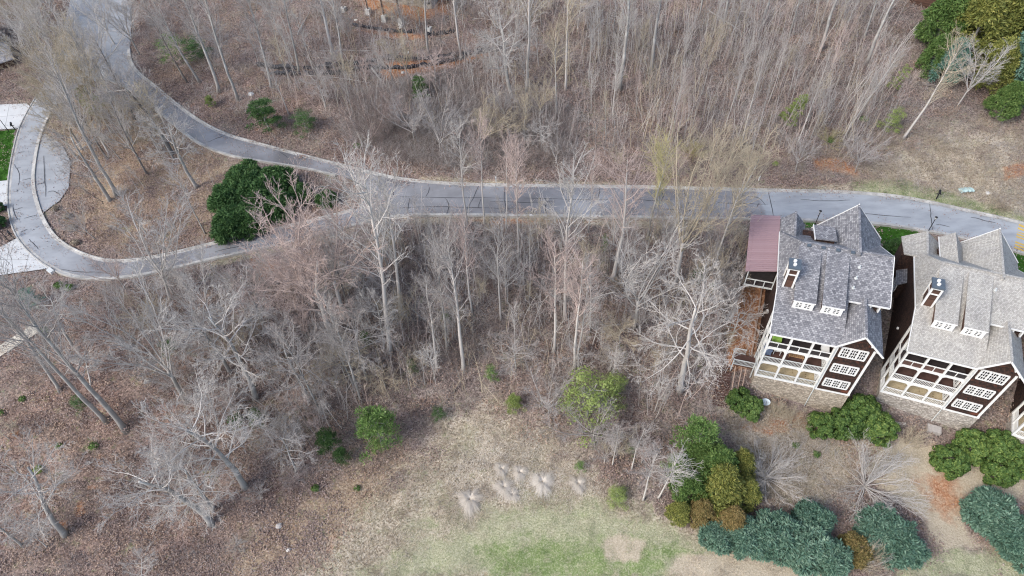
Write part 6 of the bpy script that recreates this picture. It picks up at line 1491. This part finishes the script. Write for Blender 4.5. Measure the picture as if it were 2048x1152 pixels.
scatter('verge_grass', np.concatenate([spots(vg, 5.0, 21, .3), spots([(930, 1070), (1400, 1070), (1400, 1170), (930, 1170)], 1.6, 22, .3, lambda k, rg, n: mk['green'][k] > rg.random(n) * 1.3)]), [blade_mesh(70 + i, 70, .28, .13, .010, 'grass', .9) for i in range(3)], .6, 1.3, 18)
lawns = [spots(p, 26, 23 + i, .05, lambda k, rg, n: mk['lawn'][k] > .4) for i, p in enumerate(([(1735, 445), (1860, 458), (1860, 505), (1740, 485)], [(2005, 490), (2080, 505), (2080, 580), (2005, 550)], [(-30, 255), (40, 252), (20, 375), (-30, 375)]))]
MT['lawn_blade'] = leafy('lawn_blade', [(.03, .10, .012), (.06, .17, .02), (.11, .24, .04)])
scatter('lawn_grass', np.concatenate(lawns), [blade_mesh(80 + i, 90, .12, .07, .006, 'lawn_blade', .6) for i in range(2)], .8, 1.2, 19)
scatter('fairway_stubble', spots([(560, 1190), (700, 1080), (900, 1000), (1200, 970), (1400, 1050), (1700, 1130), (1760, 1190)], 1.3, 31, .3, lambda k, rg, n: (mk['olive'][k] > rg.random(n) * .8) & (mk['sand'][k] < .4)), [blade_mesh(90 + i, 80, .35, .09, .010, ('straw', 'straw_dark', 'grass')[i], 1.0) for i in range(3)], .6, 1.3, 20)

# ------------------------------------------------------------------ small things
def log(pts, r, label, m='bark_pale', name='fallen_log'):
    g = ground(pts); g[:, 2] = zmesh(g[:, 0], g[:, 1]) + r + .12
    rg = np.random.default_rng(int(pts[0][0])); n = len(g)
    t = np.linspace(0, n - 1, 9); P = np.stack([np.interp(t, range(n), g[:, i]) for i in range(3)], 1); P += rg.normal(0, .05, P.shape)
    root = empty(name, P[0], 0, label, 'fallen log'); mb = MB(); mb.tube(P - P[0], r * (1 - .5 * np.linspace(0, 1, 9)), 7); mb.obj('log', m, root, smooth=True)
    for j in (3, 5, 6):
        MB().tube(limb(rg, P[j] - P[0], rdir(rg, P[j + 1] - P[j], .9) + np.array([0, 0, .3]), rg.uniform(.7, 1.6), 3, .15, 0), [r * .35, r * .25, r * .2, r * .1], 4).obj('broken_branch', m, root)
log([(744, 140), (799, 207)], .15, 'long grey fallen log below the silt fence')
log([(702, 237), (727, 295)], .22, 'bleached broken log above the upper road', 'bark_pale')
log([(1176, 78), (1208, 40)], .12, 'broken pale log leaning in the upper centre wood')
log([(1313, 88), (1322, 118)], .13, 'short pale log beside the thick grey trunk')
log([(600, 150), (740, 165), (760, 130)], .06, 'thin bent pole lying across the silt fence')
log([(595, 72), (622, 20)], .12, 'grey fallen trunk at the upper left of the footings', 'bark_grey')
log([(590, 720), (650, 665)], .12, 'grey fallen trunk in the left middle wood', 'bark_grey')
log([(1414, 22), (1490, 70)], .13, 'pale fallen trunk near the top edge')
log([(640, 103), (745, 104)], .07, 'thin pale pole lying below the footings')
log([(810, 605), (850, 645)], .10, 'fallen trunk in the dark centre brush', 'bark_grey')
log([(905, 790), (930, 755)], .10, 'dark fallen limb above the golf field', 'bark_dark')
log([(560, 655), (528, 720)], .09, 'dark fallen limb in the left middle wood', 'bark_dark')
for b, s, lab in (((503, 190), .5, 'pale rock in the upper left wood'), ((558, 1052), .34, 'grey rock lying on the litter at the field edge'), ((578, 1100), .25, 'small pale stone near the bottom of the field edge'), ((295, 762), .4, 'pale rock in the lower left wood'),
                  ((806, 146), .3, 'small pale stone below the silt fence'), ((712, 40), .28, 'white stone left of the footings'), ((720, 44), .2, 'smaller white stone left of the footings'), ((590, 32), .22, 'white stone in the upper left wood'), ((801, 56), .3, 'pinkish stone under the right footing'), ((1975, 386), .3, 'pale stone right of the teal sheet')):
    import bmesh
    bm = bmesh.new(); bmesh.ops.create_icosphere(bm, subdivisions=2, radius=s); rg = np.random.default_rng(int(b[0]))
    for v in bm.verts: v.co *= 1 + rg.normal(0, .10); v.co.z *= .6
    me_ = bpy.data.meshes.new('rock'); bm.to_mesh(me_); bm.free(); me_.materials.append(MT['stonegrey' if 'grey' in lab else 'concrete'])
    o = bpy.data.objects.new('rock', me_); COL.objects.link(o); p = g1(*b); o.location = (p[0], p[1], float(zmesh(p[0], p[1])[0]) + s * .2); tag(o, lab, 'rock')
# silt fences: black fabric on stakes
def silt(px, label, h=1.0, fall=1.0):
    g = ground(resample(px, 26)); g[:, 2] = zmesh(g[:, 0], g[:, 1]); root = empty('silt_fence', g[0], 0, label, 'silt fence'); P = g - g[0]
    rg = np.random.default_rng(int(px[0][0])); mb = MB(); v = []
    for i, p in enumerate(P):
        s = rg.uniform(.45, 1.1) * h; of = rg.normal(-.25, .15)
        v += [(p[0], p[1] - .05, p[2] - .05), (p[0] + .05, p[1] + of * .5 + .02, p[2] + s * .6), (p[0], p[1] + of + .5 * fall, p[2] + s * .9)]
    q = []
    for i in range(len(P) - 1):
        for j in range(2): q.append((3 * i + j, 3 * i + 3 + j, 3 * i + 4 + j, 3 * i + 1 + j))
    mb.add(v, q); mb.add([(a, b_ + .03, c) for a, b_, c in v], [f[::-1] for f in q]); mb.obj('fabric', 'silt', root)
    for i in range(0, len(P), 4): MB().beam(P[i] + [0, -.08, -.2], P[i] + [rg.normal(0, .1), -.05, h + .25], .05).obj('stake', 'wood_trim', root)
silt([(515, 133), (560, 142), (620, 140), (690, 133), (740, 125), (790, 119), (840, 122), (900, 118), (950, 108), (1010, 100)], 'upper black silt fence sagging across the upper wood')
silt([(540, 150), (600, 152), (660, 150), (700, 144), (745, 138)], 'lower left black silt fence fallen among the trunks', .85)
silt([(745, 138), (800, 139), (850, 134), (890, 127), (930, 118)], 'lower right black silt fence fallen among the trunks', .7)
silt([(705, 52), (750, 60), (790, 64), (830, 68)], 'short black silt fence under the concrete footings', .6)
silt([(855, 74), (880, 70), (908, 66)], 'short black silt fence right of the footings', .7)
# foundation, deck and footings at the top edge
rs = np.array
p0, p1 = g1(752, 2), g1(862, 20); d = p1 - p0; ang = math.atan2(d[1], d[0]); L = np.linalg.norm(d[:2])
fb = empty('stone_foundation', p0, ang, 'pale stone building wall and deck above the concrete footings at the top edge', 'building')
MB().box(-.3, L + .2, .1, 9, -2.5, 6.2).obj('stone_wall', 'stone_grey', fb, uv=True)
MB().box(L * .46, L * .60, -.02, .09, .2, 6.0).obj('pilaster', 'stone_grey', fb, uv=True)
MB().box(L * .86, L * .99, .0, .09, .9, 3.1).obj('doorway', 'dark', fb)
MB().box(-6, L + 1, -4.6, 9.2, 6.9, 7.15).obj('deck_floor', 'deck_brown', fb)
inv = fb.matrix_basis.inverted()
for (u, v, lab) in ((738, 28, 0), (770, 41, 0), (803, 49, 0)):
    p = g1(u, v); root = empty('column_footing', (p[0], p[1], float(zmesh(p[0], p[1])[0])), ang, {738: 'leftmost white concrete footing under a brown steel post', 770: 'middle white concrete footing under a brown steel post', 803: 'rightmost white concrete footing under a brown steel post'}[u], 'footing')
    mb = MB(); mb.box(-.38, .38, -.38, .38, -.4, .95); mb.obj('concrete_block', 'concrete', root); MB().box(-.45, .45, -.45, .45, -.4, .02).obj('concrete_pad', 'concrete', root)
    MB().box(-.09, .09, -.09, .09, .95, 9.0).obj('steel_post', 'steel', root)
for (u, v, lab) in ((688, 22, 'grey concrete footing without a post, left of the others'), (858, 62, 'grey concrete footing among vines, right of the others')):
    p = g1(u, v); root = empty('column_footing', (p[0], p[1], float(zmesh(p[0], p[1])[0])), ang, lab, 'footing'); MB().box(-.4, .4, -.4, .4, -.3, .7).obj('concrete_block', 'concrete', root); MB().box(-.1, .1, -.1, .1, .7, .85).obj('anchor_plate', 'steel', root)
p = g1(813, 106); root = empty('white_disc', (p[0], p[1], float(zmesh(p[0], p[1])[0])), 0, 'round white lid lying below the footings', 'disc'); MB().disc((0, 0, .05), .42, .14, 18).obj('rim', 'white', root); MB().disc((0, 0, .19), .2, .05, 12).obj('knob', 'stonegrey', root)
# roadside furniture
def post_lamp(u, v, label, h=2.3):
    p = g1(u, v); z = float(zmesh(p[0], p[1])[0]); root = empty('lamp_post', (p[0], p[1], z), 0, label, 'lamp post')
    mb = MB(); mb.tube([(0, 0, -.2), (0, 0, .3), (0, 0, h)], [.09, .05, .045], 8); mb.obj('pole', 'black', root)
    mb = MB(); mb.disc((0, 0, h), .10, .06, 8, .13); mb.disc((0, 0, h + .34), .19, .14, 8, .04); mb.obj('lantern_frame', 'black', root); MB().disc((0, 0, h + .06), .12, .28, 6, .15).obj('lantern_glass', 'offwhite', root)
def mailbox(u, v, label, rz=0):
    p = g1(u, v); z = float(zmesh(p[0], p[1])[0]); root = empty('mailbox', (p[0], p[1], z), rz, label, 'mailbox')
    MB().box(-.06, .06, -.06, .06, -.2, 1.1).obj('post', 'black', root)
    mb = MB(); k = 8; pr_ = [(-.13, 1.12), (.13, 1.12)] + [(.13 * math.cos(t), 1.27 + .13 * math.sin(t)) for t in np.linspace(0, math.pi, k)]
    v_ = [(x, y, z_) for y in (-.36, .30) for x, z_ in pr_]; n = len(pr_); mb.add(v_, [tuple(range(n))[::-1], tuple(range(n, 2 * n))] + [(i, (i + 1) % n, n + (i + 1) % n, n + i) for i in range(n)]); mb.obj('box', 'black', root)
    MB().box(-.3, .3, -.03, .03, .86, .92).obj('cross_arm', 'black', root)
post_lamp(17, 262, 'black lamp post between the upper driveway and the left lawn'); mailbox(31, 260, 'black mailbox by the upper driveway', .4)
post_lamp(18, 482, 'black lamp post left of the lower driveway'); mailbox(28, 477, 'black mailbox left of the lower driveway', .8)
post_lamp(1629, 452, 'black lamp post in front of the slate-roofed house'); post_lamp(1856, 463, 'black lamp post in front of the beige-roofed house')
mailbox(1872, 398, 'black mailbox on the green verge above the road', -.5)
for (u, v, lab) in ((1517, 362, 'white utility marker on the verge above the road'), (1110, 446, 'small white marker below the road, left one'), (1200, 433, 'small white marker at the lower kerb'), (992, 363, 'white marker on the verge at centre'), (267, 128, 'white marker at the kerb of the upper road'), (155, 88, 'white marker beside the parking area')):
    p = g1(u, v); root = empty('marker_post', (p[0], p[1], float(zmesh(p[0], p[1])[0])), .3, lab, 'marker post'); MB().box(-.07, .07, -.05, .05, -.1, .75).obj('post', 'white', root); MB().box(-.09, .09, -.07, .07, .75, .85).obj('cap', 'white', root)
p = g1(103, 544); root = empty('drain_box', (p[0], p[1], float(zmesh(p[0], p[1])[0])), .9, 'white utility box beside the lower driveway', 'utility box'); MB().box(-.25, .25, -.45, .45, -.1, .35).obj('box', 'white', root); MB().box(-.28, .28, -.48, .48, .351, .42).obj('lid', 'offwhite', root)
# teal sheet: crumpled tarpaulin
rg = np.random.default_rng(5); n = 9; mb = MB(); gr = np.array([(x * .22 - .9, y * .16 - .6, .30 * abs(math.sin(x * 1.3)) * math.cos(y * .4 - .8) + .06 + rg.normal(0, .03)) for y in range(n) for x in range(n)])
fq = [(y * n + x, y * n + x + 1, (y + 1) * n + x + 1, (y + 1) * n + x) for y in range(n - 1) for x in range(n - 1)]
mb.add(gr, fq); mb.add(gr - [0, 0, .02], [f[::-1] for f in fq]); o = mb.obj('crumpled_sheet', 'teal'); p = g1(1931, 380); o.location = (p[0], p[1], float(zmesh(p[0], p[1])[0]) + .05); tag(o, 'crumpled pale teal sheet lying on the verge above the road', 'plastic sheet')
# grey house at the upper left edge
p = g1(-14, 118); hb = empty('grey_house', (p[0], p[1], float(zmesh(p[0], p[1])[0]) - 1), math.radians(28), 'grey-roofed house corner at the upper left edge behind pale trees', 'house')
MB().box(-9, 1.2, 0, 9, -1, 5.6).obj('wall', 'brown_wall', hb, uv=True)
MB().slab([(-9.5, -.6, 5.5), (1.7, -.6, 5.5), (1.7, 4.5, 8.4), (-9.5, 4.5, 8.4)], .18).obj('roof_slope', 'roof_slate', hb, uv=True)
MB().slab([(-9.5, 4.5, 8.4), (1.7, 4.5, 8.4), (1.7, 9.6, 5.5), (-9.5, 9.6, 5.5)], .18).obj('roof_slope', 'roof_slate', hb, uv=True)
MB().slab([(1.1, .1, 5.6), (1.1, 8.9, 5.6), (1.1, 4.5, 8.1)], .1, (-1, 0, 0)).obj('gable_wall', 'brown_wall', hb, uv=True)
MB().beam((-9.5, -.65, 5.42), (1.75, -.65, 5.42), .08, .22).obj('fascia', 'white', hb); MB().beam((1.75, -.65, 5.42), (1.75, 4.5, 8.32), .08, .22).obj('fascia', 'white', hb)
window(hb, -.6, -.02, 2.2, 4.2, 2, .9, (2, 3)); window(hb, 2.6, -1.2, 2.2, 4.2, 2, .9, (2, 3), face='x') if False else None
MB().box(-9, 3.0, -4.2, -.02, -1, 2.2).obj('annex_wall', 'brown_wall', hb, uv=True); MB().slab([(-9, -4.7, 2.1), (3.5, -4.7, 2.1), (3.5, -.03, 3.2), (-9, -.03, 3.2)], .15).obj('roof_slope', 'roof_slate', hb, uv=True)
# small grey-teal roof at the top right edge
p = g1(1845, 14); hb = empty('small_building', (p[0], p[1], float(zmesh(p[0], p[1])[0])), math.radians(-35), 'small building with grey-teal metal roof at the top edge, left of the conifers', 'building')
MB().box(-2.2, 2.2, 0, 5, -1, 2.6).obj('wall', 'brown_wall', hb, uv=True)
for s in (-1, 1): MB().slab([(s * 2.6, -.4, 2.5), (0, -.4, 3.9), (0, 5.4, 3.9), (s * 2.6, 5.4, 2.5)][::s], .12).obj('roof_slope', 'teal' if s < 0 else 'chim_cap', hb, uv=True)
MB().slab([(-2.1, .02, 2.6), (2.1, .02, 2.6), (0, .02, 3.75)], .1, (0, -1, 0)).obj('gable_wall', 'brown_wall', hb, uv=True)
# steps and retaining wall between the two houses
sw = empty('retaining_wall', w2(0, 0, 0), rz2, 'tan stone retaining wall and steps in the gap between the two houses', 'retaining wall')
for i in range(9):
    y = 9.4 + i * .62; a = w2(-2.3, y, 0); z = float(zmesh(a[0], a[1])[0]) - Z2
    MB().box(-2.9, -1.75, y, y + .6, z - .5, z + .2).obj('stone_step', 'concrete', sw)
MB().box(-1.68, -1.4, 8.6, 15.4, 1.0, 8.7).obj('wall_block', 'stone', sw, uv=True)
